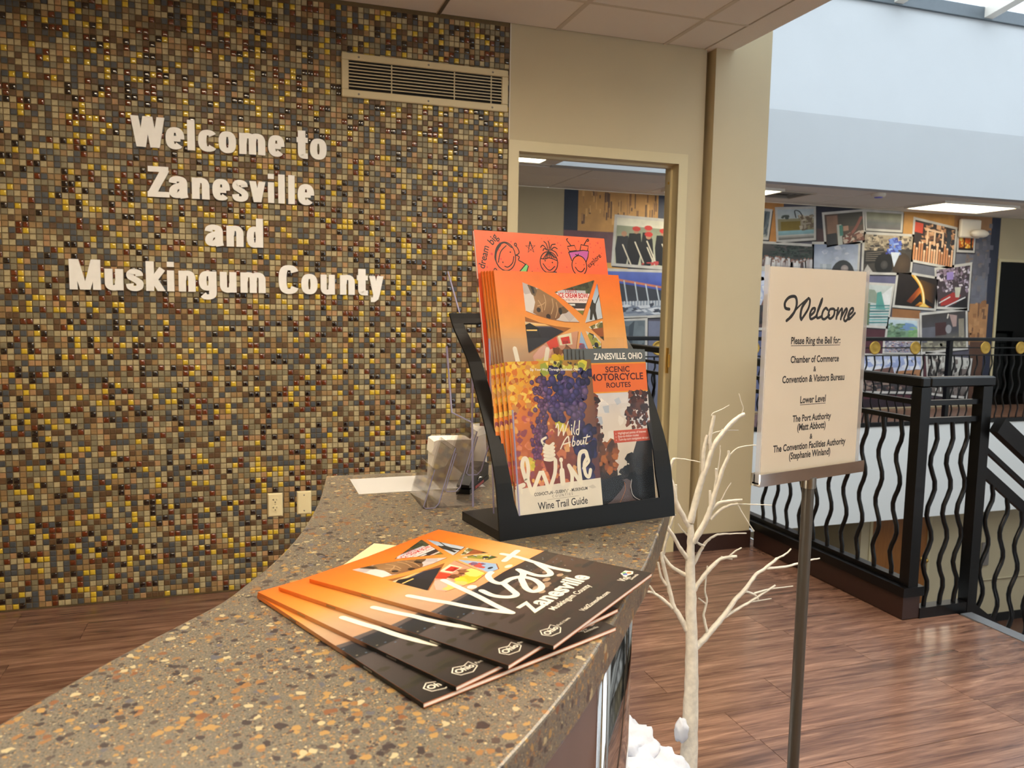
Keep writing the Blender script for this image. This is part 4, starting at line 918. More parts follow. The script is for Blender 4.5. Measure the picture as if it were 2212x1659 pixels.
def panel(path, th, z0, z1, m, nm):
    o = offs_path(path, th); n = len(path); b = MB()
    vs = [(x, y, z) for z in (z0, z1) for x, y in path]+[(x, y, z) for z in (z0, z1) for x, y in o]
    fs = []
    for i in range(n-1): fs += [(i, i+1, n+i+1, n+i), (2*n+i+1, 2*n+i, 3*n+i, 3*n+i+1), (n+i, n+i+1, 3*n+i+1, 3*n+i), (i+1, i, 2*n+i, 2*n+i+1)]
    fs += [(0, n, 3*n, 2*n), (n-1, 3*n-1, 4*n-1, 2*n-1)]
    b.add(vs, fs, 0, True); return b.build(nm, m, cb)
isp = max(i for i, p in enumerate(prof) if p[1] > .86)
panel(prof[isp:], .03, .10, CZ-.0375, M['lam'], 'front_panel')
panel(offs_path(prof[:isp+1], -.004), .03, .10, CZ-.0375, M['chrome'], 'steel_panel')
panel(offs_path(prof, .06), .03, .0, .10, M['black'], 'toe_kick')
lp = curve2(LEFT, 3); panel(offs_path(lp, .05), .02, .0, CZ-.0375, M['lam'], 'staff_panel')

# ================================================================== PRINTED PIECES
def booklet(name, W, H, T, front, label, cat, group, tab=(204, 120, 40), spine=None):
    t = thing(name, (0, 0, 0), label, cat, group)
    front.obj('cover', M['mag'], t, local=True, O=(0, H, T), ex=(1,0,0), ey=(0,-1,0))
    b = MB(); b.box(0, W, 0, H, T-.0004, T); b.build('cover_stock', mat('cover_stock', tab, .4, noise=.03), t, local=True)
    b = MB(); b.box(.0006, W-.0004, .0005, H-.0005, .0004, T-.0004); b.build('pages', M['pages'], t, local=True)
    if spine:
        sv_ = CV(T, H); sv_.vgrad(0, 0, 1, 1, spine, 1); sv_.obj('spine', M['mag'], t, local=True, O=(-.0002, H, T), ex=(0,0,-1), ey=(0,-1,0))
    MB().box(0, W, 0, H, 0, .0004).build('back_cover', mat('back_stock', tuple(int(v*.8) for v in tab), .4, noise=.03), t, local=True)
    for y in (H*.27, H*.73): MB().box(-.0005, .0004, y-.006, y+.006, T*.3, T*.7).build('staple', M['steel'], t, local=True)
    return t
# ---- visitor guide cover
def visit_cover(W=.211, H=.276):
    c = CV(W, H, bound=[(0,0),(W,0),(W,H),(0,H)]); rv = random.Random(3)
    rows = [0,.06,.12,.2,.28,.36,.42,.47,.505,.525,.545]
    def skyc(u, v):
        st = [(0,(238,112,28)),(.12,(238,126,36)),(.25,(232,148,62)),(.36,(222,168,104)),(.44,(214,172,128)),(.50,(222,150,110)),(.6,(226,134,84))]
        for (a, ca), (b_, cb_) in zip(st[:-1], st[1:]):
            if v <= b_: f = (v-a)/(b_-a); q = [ca[i]+(cb_[i]-ca[i])*f for i in range(3)]; break
        else: q = list(st[-1][1])
        g = max(0, 1-math.hypot((u-.7)*1.4, (v-.5)*4)); q = [q[0]+(255-q[0])*g*.8, q[1]+(180-q[1])*g*.7, q[2]+(90-q[2])*g*.5]
        l = min(.75, max(0, .75-u)*1.1)*max(0, min(1, (v-.28)/.16)); return tuple(x*(1-l)+y_*l for x, y_ in zip(q, (178, 154, 128)))
    N = 8
    for i in range(N):
        for j in range(len(rows)-1):
            u0, u1, v0, v1 = i/N, (i+1)/N, rows[j], rows[j+1]; c.poly([(u0,v0),(u1,v0),(u1,v1),(u0,v1)], [skyc(u0,v0),skyc(u1,v0),skyc(u1,v1),skyc(u0,v1)], 1)
    c.poly([(0,.545),(1,.545),(1,1),(0,1)], [(92,84,84),(84,60,44),(34,31,28),(30,28,26)], 1)
    c.poly([(0,.57),(.3,.555),(.6,.535),(1,.535),(1,.6),(0,.66)], [(40,44,52),(40,42,48),(50,40,36),(62,48,38),(44,40,34),(36,36,36)], 2)
    for i in range(46):
        u = rv.random(); v = .57+rv.random()*.12; c.circ(u, v, .006, .003, rv.choice([(110,124,140),(150,140,120),(80,84,90),(96,120,150)]), 3, n=5)
    for i in range(60):
        u = rv.random(); v = .62+rv.random()*.36; c.circ(u, v, .05*rv.random()+.02, .012, rv.choice([(40,38,30),(48,44,32),(34,32,28),(54,50,38)]), 3, n=7)
    for i in range(14):
        u = .45+.3*rv.random(); v = .66+.1*rv.random(); c.circ(u, v, .025, .012, rv.choice([(150,124,100),(110,96,72),(176,150,122)]), 4, n=6)
    c.circ(.684, .516, .03, .012, (255,236,190), 2, (255,250,230))
    def pane(pts, fn):
        c.poly([(x+.004, y+.004) for x, y in pts], (150,92,40), 2)
        c.setclip(pts); fn(); c.setclip(None)
    def f_gir():
        c.rect(.19, .04, .65, .28, (206,198,194), 3); c.blobs(.2, .06, .6, .26, 14, .012, [(220,214,210),(190,180,178)], 4)
        c.poly([(.27,.095),(.35,.085),(.45,.11),(.52,.16),(.5,.2),(.46,.24),(.40,.265),(.33,.245),(.26,.215),(.285,.16)], [(150,112,72),(140,104,66),(128,94,60),(150,116,78),(140,100,66),(126,88,58),(116,80,52),(150,108,74),(140,98,66),(156,118,78)], 6)
        c.poly([(.24,.07),(.29,.065),(.31,.1),(.29,.13),(.265,.12)], (104,84,58), 7); c.poly([(.26,.075),(.285,.08),(.29,.115),(.275,.115)], (40,30,24), 8)
        c.poly([(.47,.19),(.53,.17),(.56,.195),(.52,.215),(.48,.22)], (96,74,50), 7); c.circ(.475, .205, .014, .02, (36,28,22), 8, n=8)
        for x0, y0, x1, y1 in ((.31,.15,.33,.21),(.36,.12,.35,.2),(.42,.14,.40,.22),(.45,.16,.43,.24),(.30,.18,.36,.16)): c.stroke([(x0,y0),((x0+x1)/2+.012,(y0+y1)/2),(x1,y1)], .0012, (196,156,112), 8)
        c.circ(.305, .20, .016, .013, (46,32,26), 9, n=10); c.circ(.375, .235, .018, .015, (46,32,26), 9, n=10)
    def f_ice():
        c.rect(.43, .0, .8, .25, (60,66,40), 3); c.blobs(.6, .02, .8, .1, 20, .006, [(84,92,56),(44,50,30),(70,74,52)], 4)
        c.poly([(.4,.108),(.78,.108),(.78,.16),(.4,.16)], (244,226,222), 6); c.text('ICE CREAM BOWL', .60, .132, .25, (196,36,40), 7, .03, 1.5); c.text('COLATES  NUTS  SANDWICH', .61, .150, .24, (150,90,90), 7, .01, 1.2)
        c.poly([(.47,.092),(.7,.092),(.7,.108),(.47,.108)], (196,196,204), 5); c.text('Tom\'s', .575, .104, .10, (170,40,40), 7, .01, 1)
        c.rect(.5, .16, .76, .2, (54,46,46), 6); c.rect(.52, .165, .6, .175, (220,220,216), 7); c.rect(.5, .19, .76, .2, (236,206,196), 7); c.rect(.55, .2, .76, .225, (120,120,50), 6)
    def f_stat():
        c.vgrad(.6, .03, .85, .28, [(0,(70,90,160)),(.2,(150,176,206)),(.5,(186,200,214)),(1,(196,204,212))], 3)
        c.poly([(.715,.165),(.745,.15),(.775,.165),(.765,.2),(.77,.25),(.75,.25),(.74,.215),(.725,.25),(.705,.25),(.72,.2)], (52,50,44), 6); c.circ(.745, .148, .011, .010, (46,44,40), 7, n=8); c.stroke([(.77,.165),(.79,.14),(.812,.11)], .0016, (50,48,44), 7); c.stroke([(.72,.165),(.69,.175)], .0016, (50,48,44), 7)
    def f_house():
        c.vgrad(.18, .22, .56, .43, [(0,(170,196,216)),(.15,(206,206,196)),(.28,(240,190,110)),(.32,(60,60,84)),(.36,(40,40,50)),(1,(36,34,38))], 3)
        c.poly([(.18,.28),(.225,.268),(.29,.295),(.29,.3),(.18,.3)], (20,18,18), 5); c.poly([(.18,.3),(.25,.305),(.3,.33),(.3,.43),(.18,.43)], (34,32,36), 5); c.stroke([(.285,.3),(.285,.34)], .0008, (20,18,18), 6, 1); c.rect(.195, .302, .275, .309, (246,206,120), 6)
    def f_food():
        c.rect(.2, .3, .62, .52, (206,150,120), 3); c.poly([(.22,.44),(.3,.38),(.38,.40),(.33,.47),(.24,.49)], (226,176,160), 4); c.poly([(.33,.36),(.42,.34),(.43,.39),(.36,.405)], (214,66,40), 5)
        c.poly([(.43,.335),(.54,.32),(.54,.38),(.44,.385)], (226,220,186), 5); c.poly([(.45,.345),(.52,.337),(.525,.375),(.46,.38)], (208,52,36), 6); c.text('RUM', .487, .375, .04, (120,20,16), 7, .03, 1.4)
        c.blobs(.38, .4, .5, .44, 12, .006, [(120,72,40),(150,96,60),(96,56,32)], 6); c.blobs(.36, .44, .54, .49, 14, .008, [(236,206,60),(216,186,40),(246,226,110)], 6); c.blobs(.28, .46, .36, .5, 6, .008, [(232,160,150),(226,200,110)], 6)
    def f_run(): c.rect(.5, .3, .7, .52, (150,180,214), 3); c.blobs(.59, .36, .66, .44, 10, .004, [(206,60,56),(190,80,70),(120,90,120)], 5); c.circ(.61, .47, .02, .008, (40,40,50), 6)
    def f_moto(): c.rect(.6, .28, .8, .45, (206,206,196), 3); c.blobs(.68, .33, .76, .39, 12, .004, [(206,190,60),(60,60,56),(150,150,60)], 5); c.circ(.735, .385, .018, .015, (40,40,42), 6); c.rect(.65, .395, .8, .43, (70,90,50), 5)
    def f_bowl(): c.rect(.65, .24, .83, .4, (226,222,206), 3); c.blobs(.7, .27, .8, .30, 8, .005, [(96,96,56),(150,140,90)], 4); c.poly([(.7,.3),(.82,.29),(.81,.35),(.74,.33)], (150,84,44), 5); c.rect(.76, .34, .82, .38, (60,56,36), 5)
    pane([(.205,.058),(.33,.09),(.45,.14),(.55,.21),(.617,.262),(.5,.26),(.38,.245),(.28,.225),(.205,.205)], f_gir)
    pane([(.447,.105),(.785,.033),(.65,.223)], f_ice); pane([(.806,.049),(.814,.24),(.665,.265)], f_stat)
    pane([(.19,.232),(.3,.262),(.42,.28),(.541,.29),(.19,.42)], f_house); pane([(.22,.43),(.33,.37),(.45,.33),(.599,.309),(.53,.49),(.4,.505),(.22,.475)], f_food)
    pane([(.622,.31),(.66,.40),(.68,.46),(.62,.5),(.55,.495)], f_run); pane([(.66,.31),(.73,.33),(.775,.37),(.77,.42),(.71,.41)], f_moto); pane([(.69,.288),(.81,.255),(.80,.36)], f_bowl)
    wh = (250,244,226)
    for P in ([(.091,.399),(.108,.49),(.124,.55),(.133,.615),(.153,.693),(.184,.768)], [(.184,.768),(.212,.693),(.259,.598),(.307,.481),(.338,.405)],
              [(.327,.577),(.306,.63),(.316,.671),(.343,.695),(.378,.694),(.409,.662),(.44,.626),(.467,.595)], [(.557,.501),(.506,.513),(.462,.55),(.45,.584),(.467,.598),(.528,.597),(.579,.613),(.592,.637),(.586,.675),(.543,.72),(.495,.739),(.45,.73),(.465,.695),(.519,.657),(.568,.627),(.632,.605),(.667,.568)],
              [(.667,.568),(.655,.61),(.645,.652),(.661,.683),(.695,.693),(.735,.669),(.769,.627),(.80,.59)], [(.828,.417),(.83,.485),(.809,.576),(.789,.658),(.791,.729)], [(.919,.446),(.738,.47)]):
        c.stroke(P, .0068, wh, 10, 6 if len(P) > 2 else 1)
    c.circ(.34, .529, .026, .017, wh, 10, n=12)
    c.text('Zanesville', .505, .828, .54, wh, 9, .032, 1.0); c.text('Muskingum County', .49, .872, .36, wh, 9, .012, 1.0); c.text('VisitZanesville.com', .505, .956, .27, wh, 9, .012, 1.0)
    c.text('Ohio', .115, .952, .085, wh, 9, .02, 1.0); c.stroke([(.06,.935),(.09,.915),(.13,.928),(.165,.918),(.165,.955),(.12,.972),(.07,.962),(.06,.935)], .0009, wh, 9, 1); c.text('Find it here.', .225, .946, .10, wh, 9, .0, 1.0)
    c.text('Visit', .845, .952, .08, wh, 9, .01, 1.2); c.text('Zanesville', .895, .966, .09, wh, 9, .01, 1.0)
    c.poly([(.87,.93),(.90,.905),(.955,.905),(.965,.935),(.93,.945)], (246,236,220), 9); c.circ(.905, .922, .016, .010, (90,110,200), 10, n=6); c.circ(.935, .928, .017, .010, (240,140,90), 10, n=6); c.circ(.92, .913, .014, .008, (120,190,110), 11, n=6)
    return c
vg = booklet('visitor_guide', .211, .276, .0035, visit_cover(), 'orange sunset visitor guide on top of the fanned stack', 'magazine', 'visitor guides fanned on the counter', (206, 110, 40), [(0,(230,120,40)),(.35,(214,150,90)),(.58,(150,110,86)),(.62,(40,38,36)),(1,(34,31,28))])
fan = [((.0505, .7835), -50.0, 1.0976), ((.021, .779), -53.6, 1.0937), (None, -60.0, 1.0899), ((.001, .784), -66.1, 1.0861)]
flabels = ['topmost orange visitor guide of the fan, its whole cover showing', 'second orange visitor guide of the fan, just under the topmost', 'third orange visitor guide from the top, mostly covered', 'bottom orange visitor guide of the fan, lying on the counter']
for i, (tlc, ang, z) in enumerate(fan):
    o = vg if i == 0 else copy_tree(vg)
    d = V3((math.cos(R(ang)), math.sin(R(ang)), 0))
    bl = (V3((.1395, .542, 0)) if tlc is None else V3((*tlc, 0))+d*.276)
    place(o, (bl.x, bl.y, z), (-d.y, d.x, 0), -d); o['label'] = flabels[i]
# loose sheet under the fan
def sheet(name, W, H, th, o3, ex, ey, cvs, label, cat):
    t = thing(name, (0, 0, 0), label, cat); MB().box(0, W, 0, H, 0, th).build('sheet', M['paper'], t, local=True)
    cvs.obj('print', M['matte_print'], t, local=True, O=(0, H, th), ex=(1,0,0), ey=(0,-1,0)); place(t, o3, ex, ey); return t
c = CV(.1, .14); c.rect(0, 0, 1, 1, (232,206,160), 1); c.rect(.1, .6, .9, .63, (160,140,110), 2)
e1 = V3((.155-.136, .921-.933, 0)).normalized(); e2 = V3((-e1.y, e1.x, 0)); tlp = V3((.136, .933, 0))
sheet('tan_leaflet', .1, .14, .0006, (tlp.x-e2.x*.14, tlp.y-e2.y*.14, CZ+.0001), e1, e2, c, 'plain tan leaflet corner sticking out behind the fanned guides', 'leaflet')
c = CV(.2, .106); c.rect(0, 0, 1, 1, (176,174,170), 1)
for i in range(9): c.rect(.62-.03*i % .1, .08+.1*i, .95, .105+.1*i, (150,150,156), 2)
sheet('notice_sheet', .2, .106, .0004, (.150, 1.186, CZ+.0001), (1, .012, 0), (-.012, 1, 0), c, 'white printed sheet lying flat at the back of the counter', 'paper')

# ================================================================== BROCHURE RACK
RB = V3((.2855, .9025, CZ)); RU = V3((.9819, .1892, 0)); RW = V3((-.1892, .9819, 0)); RZ = V3((0, 0, 1))
def rk(u, w_, h): return RB+RU*u+RW*w_+RZ*h
rack = thing('brochure_rack', RB, 'black curved countertop brochure rack with clear pockets', 'rack')
PROF = [(0,0),(.0015,.012),(.004,.03),(.0075,.045),(.012,.067),(.0205,.092),(.0319,.1163),(.047,.143),(.0644,.1703),(.079,.193),(.0939,.2157),(.1135,.2345),(.1355,.2533),(.147,.266),(.1547,.2772)]
def w_at(h):
    for (w0, h0), (w1, h1) in zip(PROF[:-1], PROF[1:]):
        if h <= h1: return w0+(w1-w0)*(h-h0)/(h1-h0)
    return PROF[-1][0]
def ring_edges(h):
    li = [(.0305,.028),(.045,.0235),(.1,.0195),(.17,.0205),(.2157,.019),(.262,.0165)]; ri = [(.0305,.0255),(.064,.028),(.0947,.025),(.17,.023),(.262,.018)]
    def it(T):
        if h <= T[0][0]: return T[0][1]
        for (a, x), (b_, y) in zip(T[:-1], T[1:]):
            if h <= b_: return x+(y-x)*(h-a)/(b_-a)
        return T[-1][1]
    return it(li), it(ri)
hs = [i*.2772/40 for i in range(41)]; b = MB(); TH = .003
def sheet_quad(u0, u1, ha, hb, v0, v1):
    ps = [(u0,ha),(u1,ha),(v1,hb),(v0,hb)]; f = [rk(u, w_at(h), h) for u, h in ps]; nrm = (f[1]-f[0]).cross(f[3]-f[0]).normalized()
    b.add([p for p in f]+[p-nrm*TH for p in f], [(0,1,2,3),(7,6,5,4),(0,4,5,1),(1,5,6,2),(2,6,7,3),(3,7,4,0)], 0)
for ha, hb in zip(hs[:-1], hs[1:]):
    hm = (ha+hb)/2
    if hm < .0305 or hm > .263: sheet_quad(0, .2777, ha, hb, 0, .2777)
    else:
        la, ra = ring_edges(ha); lb, rb = ring_edges(hb); sheet_quad(0, la, ha, hb, 0, lb); sheet_quad(.2777-ra, .2777, ha, hb, .2777-rb, .2777)
b.build('front_frame', M['blackmatte'], rack)
b = MB(); b.obox(rk(0, .003, 0), RU*.2777, RW*.105, RZ*.012); b.build('base_plate', M['black'], rack)
def clear(u0, w0, h0, u1, w1, h1, nm='pocket_panel', m=M['acrylic'], th=.002):
    # sheet from bottom edge (w0,h0) to top edge (w1,h1) between u0 and u1
    p0, p1 = rk(u0, w0, h0), rk(u0, w1, h1); nrm = RU.cross(p1-p0).normalized()
    o = MB().obox(p0, RU*(u1-u0), p1-p0, nrm*th).build(nm, m, rack)
    return o
clear(.030, .0040, .014, .250, .0310, .158); clear(.030, .075, .014, .250, .095, .245); clear(.030, .118, .014, .262, .190, .30); clear(.022, .205, .05, .270, .225, .355)
for h0, h1, w0 in ((.014, .158, .0030), (.014, .245, .0740)): 
    o = MB().tube([rk(.030, w0, h0), rk(.030, w0+(.025 if h1 < .2 else .02), h1)], .0012, 6).build('pocket_edge', M['acedge'], rack)
# tall side edges of the rear pocket
b = MB(); b.tube([rk(.020, .205, .335), rk(.018, .150, .262)], .0011, 6); b.build('pocket_edge', M['acedge'], rack)
b = MB(); b.tube([rk(.012, .190, .230), rk(.020, .188, .135), rk(.034, .150, .125), rk(.036, .148, .005)], .0016, 6); b.tube([rk(.034, .150, .125), rk(.034, .150, .20)], .0016, 6); b.build('pocket_edge', M['acedge'], rack)
def in_rack(o, u, w0, h0, w1, h1, skew=0):
    # bottom-left corner of the front face at (u,w0,h0), leaning so the top reaches (w1,h1)
    up = (RW*(w1-w0)+RZ*(h1-h0)).normalized(); place(o, rk(u, w0, h0), RU+up*skew, up)
def behind(o, n, dx=.0, dy=.0, dn=.004):
    res = []
    for k in range(1, n+1):
        q = copy_tree(o); m_ = o.matrix_world.copy(); q.matrix_world = m_ @ Matrix.Translation((-dx*k, dy*k, -dn*k)); res.append(q)
    return res
# visitor guides in the rack: five, edges showing on the left
v0 = copy_tree(vg); v0['group'] = 'visitor guides in the rack'
in_rack(v0, .0562, .066, .069, .1372, .3335); v0['label'] = 'front orange visitor guide standing in the black rack'
for k, q in enumerate(behind(v0, 4, .0024, .0008, .0040)):
    q['label'] = f'{["second","third","fourth","last"][k]} visitor guide from the front in the black rack, only its spine edge showing'
# ---- children's booklet
def kids_cover(W=.222, H=.279):
    c = CV(1, 1, bound=[(0,0),(W,0),(W,H),(0,H)])
    c.vgrad(0, 0, W, H, [(0,(252,112,66)),(.45,(246,92,56)),(1,(214,64,44))], 1); rk_ = random.Random(9)
    for i in range(150):
        x, y = rk_.random()*W, rk_.random()*H; r = .0006+.0016*rk_.random()*(1 if x < W*.25 else .45); c.circ(x, y, r, r, (226,70,62), 2, n=7)
    S = lambda P: [((x-318)*.0001432, (y-108-(x-318)*.0735)*.000148) for x, y in P]
    k = (34,16,12); L = .0016
    st = lambda P, w_=L, s_=4, col_=k, lay=4: c.stroke(S(P), w_, col_, lay, s_)
    c.poly(S([(705,600),(870,455),(893,480),(870,530),(820,570),(785,545),(795,600)]), (124,206,124), 3); c.poly(S([(1087,548),(1215,548),(1225,640),(1085,640)]), (70,92,190), 3); c.poly(S([(1395,355),(1500,345),(1648,350),(1600,465),(1560,410),(1500,392),(1440,405),(1422,435)]), (196,92,170), 3)
    loop = lambda cx, cy, rx, ry, n=18, a0=0, a1=360: [(cx+rx*math.cos(R(a0+(a1-a0)*i/n)), cy+ry*math.sin(R(a0+(a1-a0)*i/n))) for i in range(n+1)]
    st(loop(640,375,115,140)); st([(600,260),(545,330),(530,420),(560,480)]); st([(660,270),(590,330),(555,430)]); st([(545,455),(520,380),(560,290),(640,240),(720,290)])
    st([(622,472),(660,480),(715,440),(735,380)]); c.circ(*S([(700,335)])[0], .0012, .0012, k, 5, n=8); c.circ(*S([(605,432)])[0], .0012, .0012, k, 5, n=8)
    st([(760,368),(800,345),(790,300),(770,275)]); st(loop(768,262,12,14,10)); st([(760,365),(798,385),(785,415),(830,440),(855,458)]); st([(625,515),(560,515),(520,505)]); st(loop(512,502,13,13,10)); st([(620,520),(640,535),(665,540),(680,595)]); st([(870,530),(905,550),(930,545)]); st([(905,560),(925,565),(932,535)])
    st([(705,600),(870,455),(893,480),(870,530),(820,570),(785,545),(795,600)], L, 1)
    star = lambda cx, cy, r: [(cx+r*math.sin(R(144*i)), cy-r*math.cos(R(144*i))) for i in range(6)]
    st(star(940,295,58), .0020, 1); st(star(458,605,45), .0018, 1)
    st(loop(1142,450,105,108)); st([(1045,408),(1100,415),(1150,405),(1240,435)]);
    for x in (1080,1105,1130,1160,1185,1210,1230): st([(1150,335),(x,410)])
    for p in ([(1130,318),(1090,275),(1060,295)],[(1145,315),(1130,260),(1105,238)],[(1165,312),(1165,265),(1158,235)],[(1178,312),(1195,275),(1240,268)],[(1190,318),(1225,300),(1258,315)],[(1135,325),(1100,310),(1085,330)],[(1195,330),(1235,350),(1255,390)],[(1130,325),(1195,325)]): st(p)
    st([(1070,462),(1110,515),(1150,530),(1205,495)]); c.circ(*S([(1098,432)])[0], .0012, .0012, k, 5, n=8); c.circ(*S([(1182,453)])[0], .0012, .0012, k, 5, n=8)
    st([(1090,552),(1045,580),(1035,640)]); st([(1215,552),(1250,600),(1275,650)]); st([(1085,640),(1090,550),(1215,550),(1225,640)], L, 1); st([(1125,625),(1130,610),(1190,612)], L, 1)
    st(loop(1512,497,92,103)); st([(1458,510),(1490,550),(1535,560),(1575,525)]); c.circ(*S([(1470,472)])[0], .0008, .0008, k, 5, n=8); c.circ(*S([(1570,490)])[0], .0008, .0008, k, 5, n=8)
    st([(1395,355),(1500,345),(1648,350),(1600,465)], L, 2); st([(1390,310),(1405,345),(1495,340),(1475,285),(1388,295)], L, 1); st([(1540,340),(1560,280),(1652,298),(1635,345)], L, 1); st([(1430,285),(1390,235),(1385,222),(1400,215)], L); st([(1600,280),(1650,225),(1662,240),(1645,248)], L); st([(1455,580),(1462,650)], L, 1); st([(1555,600),(1575,660)], L, 1); st([(1422,440),(1395,355)], L, 1); st([(1480,380),(1500,390),(1515,378)], L)
    c.poly(S([(1660,660),(1720,635),(1770,640),(1785,665)]), (250,240,226), 4); st([(1660,660),(1720,632),(1770,640),(1785,662)], .0016); c.poly(S([(1290,635),(1320,628),(1345,638)]), (250,240,226), 4); st([(1285,640),(1320,628),(1350,640)], .0014)
    st(loop(470,1460,95,110,16,60,300)); c.circ(*S([(478,1525)])[0], .0012, .0012, k, 5, n=8)
    def tx(s_, x, y, wd, a): (px, py) = S([(x, y)])[0]; c.text(s_, px, py, wd, k, 5, .012, 1.1, a)
    tx('dream', 430, 385, .034, R(-72)); tx('big', 545, 225, .016, R(-50)); tx('explore', 1720, 470, .031, R(-37))
    return c
kb = booklet('activity_booklet', .222, .279, .005, kids_cover(), 'orange children\'s booklet with doodled kids at the back of the rack', 'booklet', None, (214, 70, 44))
in_rack(kb, .0435, .112, .120, .1755, .3905)
# ---- wine guide
def wine_cover(W=.131, H=.216):
    c = CV(W, H, bound=[(0,0),(W,0),(W,H),(0,H)]); r = random.Random(4)
    c.poly([(0,0),(1,0),(1,.35),(0,.35)], [(238,190,50),(120,90,50),(120,80,60),(232,132,52)], 1); c.poly([(0,.35),(1,.35),(1,.78),(0,.78)], [(232,132,52),(120,80,60),(90,50,60),(160,72,56)], 1)
    c.blobs(0, 0, .35, .3, 110, .0032, [(222,170,56),(206,116,44),(200,140,74),(232,196,90),(180,96,44)], 2, r); c.blobs(0, .3, .5, .75, 120, .0035, [(226,140,96),(190,96,84),(236,176,90),(150,80,90),(206,120,70)], 2, r); c.blobs(.4, 0, 1, .1, 50, .003, [(190,186,70),(120,120,50),(216,206,110),(70,60,50)], 2, r); c.blobs(.35, .4, .7, .75, 26, .005, [(206,120,80),(150,84,66),(226,170,110)], 2, r)
    c.poly([(.34,.6),(.43,.5),(.46,.68),(.42,.72)], (120,50,40), 4)
    for x, y, s_ in ((.3,.42,.055),(.58,.4,.05),(.2,.6,.05),(.88,.04,.05),(.45,.04,.05)): c.blobs(x-s_/2, y-s_/2, x+s_/2, y+s_/2, 5, .006, [(206,196,60),(150,160,60),(236,206,80)], 4, r)
    def cluster(cx, y0, y1, wd, n, rad, cs, lay=6):
        for i in range(n):
            t = r.random()**.8; y = y0+(y1-y0)*t; hw = wd*(1-.65*t); x = cx+r.uniform(-hw, hw); q = r.choice(cs); rr = rad*r.uniform(.85, 1.15)
            c.circ(x, y, rr/W, rr/H, tuple(int(v*.55) for v in q), lay+i % 4, q, n=9, off=(-.25*rr/W, -.3*rr/H))
    pur = [(112,92,150),(96,78,140),(130,104,150),(84,66,120)]; dk = [(70,66,124),(58,54,104),(84,76,140),(50,42,86)]
    cluster(.72, .05, .26, .3, 70, .0052, dk); cluster(.36, .09, .5, .10, 110, .0033, [(150,110,150),(120,86,130),(136,98,140),(100,70,110)]); cluster(.55, .1, .36, .16, 70, .0048, pur); cluster(.76, .14, .42, .16, 90, .0052, pur); cluster(.84, .4, .74, .16, 90, .0056, dk); cluster(.28, .38, .58, .08, 40, .003, [(120,70,120),(150,90,140)])
    cr = (250,242,220)
    c.text('Sip Your Way Through Southeast Ohio', .56, .062, .58, (252,248,236), 14, .012, 1.0, R(1.5))
    c.poly([(0,.745),(1,.735),(1,1),(0,1)], (240,232,214), 11)
    def s_(P, w_, lay=13, sm_=5, tp=None): c.stroke(P, w_, cr, lay, sm_, tp)
    s_([(.515,.405),(.535,.385),(.545,.40),(.535,.455)], .0017); s_([(.535,.455),(.60,.39)], .0015, sm_=1); s_([(.60,.39),(.595,.455)], .0017, sm_=1); s_([(.595,.455),(.665,.375)], .0015, sm_=1); s_([(.70,.415),(.695,.455)], .0015); s_([(.70,.40),(.70,.398)], .0018); s_([(.745,.375),(.72,.43),(.73,.455)], .0015); s_([(.80,.375),(.775,.455),(.75,.45),(.755,.43),(.785,.425)], .0015)
    s_([(.55,.535),(.60,.49),(.65,.465),(.655,.50),(.66,.525)], .0017); s_([(.58,.51),(.67,.50)], .0015); s_([(.715,.465),(.69,.52),(.715,.52),(.725,.50),(.70,.495)], .0015); s_([(.76,.495),(.745,.515),(.76,.522),(.78,.505),(.765,.495)], .0015); s_([(.80,.495),(.79,.518),(.815,.515),(.83,.492),(.83,.52)], .0015); s_([(.88,.465),(.85,.515),(.875,.518)], .0015); s_([(.83,.482),(.91,.475)], .0015)
    s_([(.13,.70),(.10,.62),(.12,.575),(.155,.58),(.165,.64),(.15,.70),(.19,.78)], .0055); s_([(.19,.78),(.27,.69),(.32,.66),(.38,.775)], .0055, sm_=2); s_([(.38,.775),(.46,.68),(.48,.60)], .0055, sm_=3)
    for i in range(5): s_([(.36,.50+.022*i),(.42,.515+.02*i),(.47,.50+.022*i)], .0042)
    s_([(.36,.50),(.34,.475),(.39,.46)], .003); s_([(.545,.60),(.545,.602)], .006); s_([(.545,.62),(.545,.66)], .003); s_([(.545,.665),(.545,.74)], .0075); s_([(.63,.64),(.66,.70),(.63,.775),(.55,.79)], .0055); s_([(.63,.64),(.70,.70),(.76,.755)], .0055, sm_=2); s_([(.76,.755),(.75,.65),(.775,.575),(.84,.565),(.86,.60)], .0055); s_([(.86,.60),(.815,.64),(.82,.70),(.86,.72),(.885,.68)], .005); s_([(.80,.665),(.87,.63),(.87,.61)], .004)
    s_([(.03,.735),(.10,.725)], .006); s_([(.07,.735),(.075,.77)], .003)
    c.text('COSHOCTON - GUERNSEY - MUSKINGUM', .52, .797, .62, (40,32,28), 13, .02, 1.35); c.text('C O U N T I E S', .53, .818, .24, (90,80,70), 13, .0, 1.0); c.rect(.35, .826, .72, .828, (150,140,126), 13)
    c.text('Wine Trail Guide', .53, .880, .58, (36,28,26), 13, .012, 1.25); c.poly([(.84,.78),(.9,.77),(.94,.79),(.89,.795)], (214,206,190), 12)
    return c
wg = booklet('wine_guide', .131, .216, .003, wine_cover(), 'front wine trail guide with purple grapes in the black rack', 'booklet', 'wine guides in the rack', (226, 150, 50))
in_rack(wg, .0280, .0075, .0045, .0470, .2210, .012)
for k, q in enumerate(behind(wg, 3, .0052, -.0008, .0034)): q['label'] = f'{["second","third","rearmost"][k]} grape covered wine guide, its yellow edge showing behind the front one'
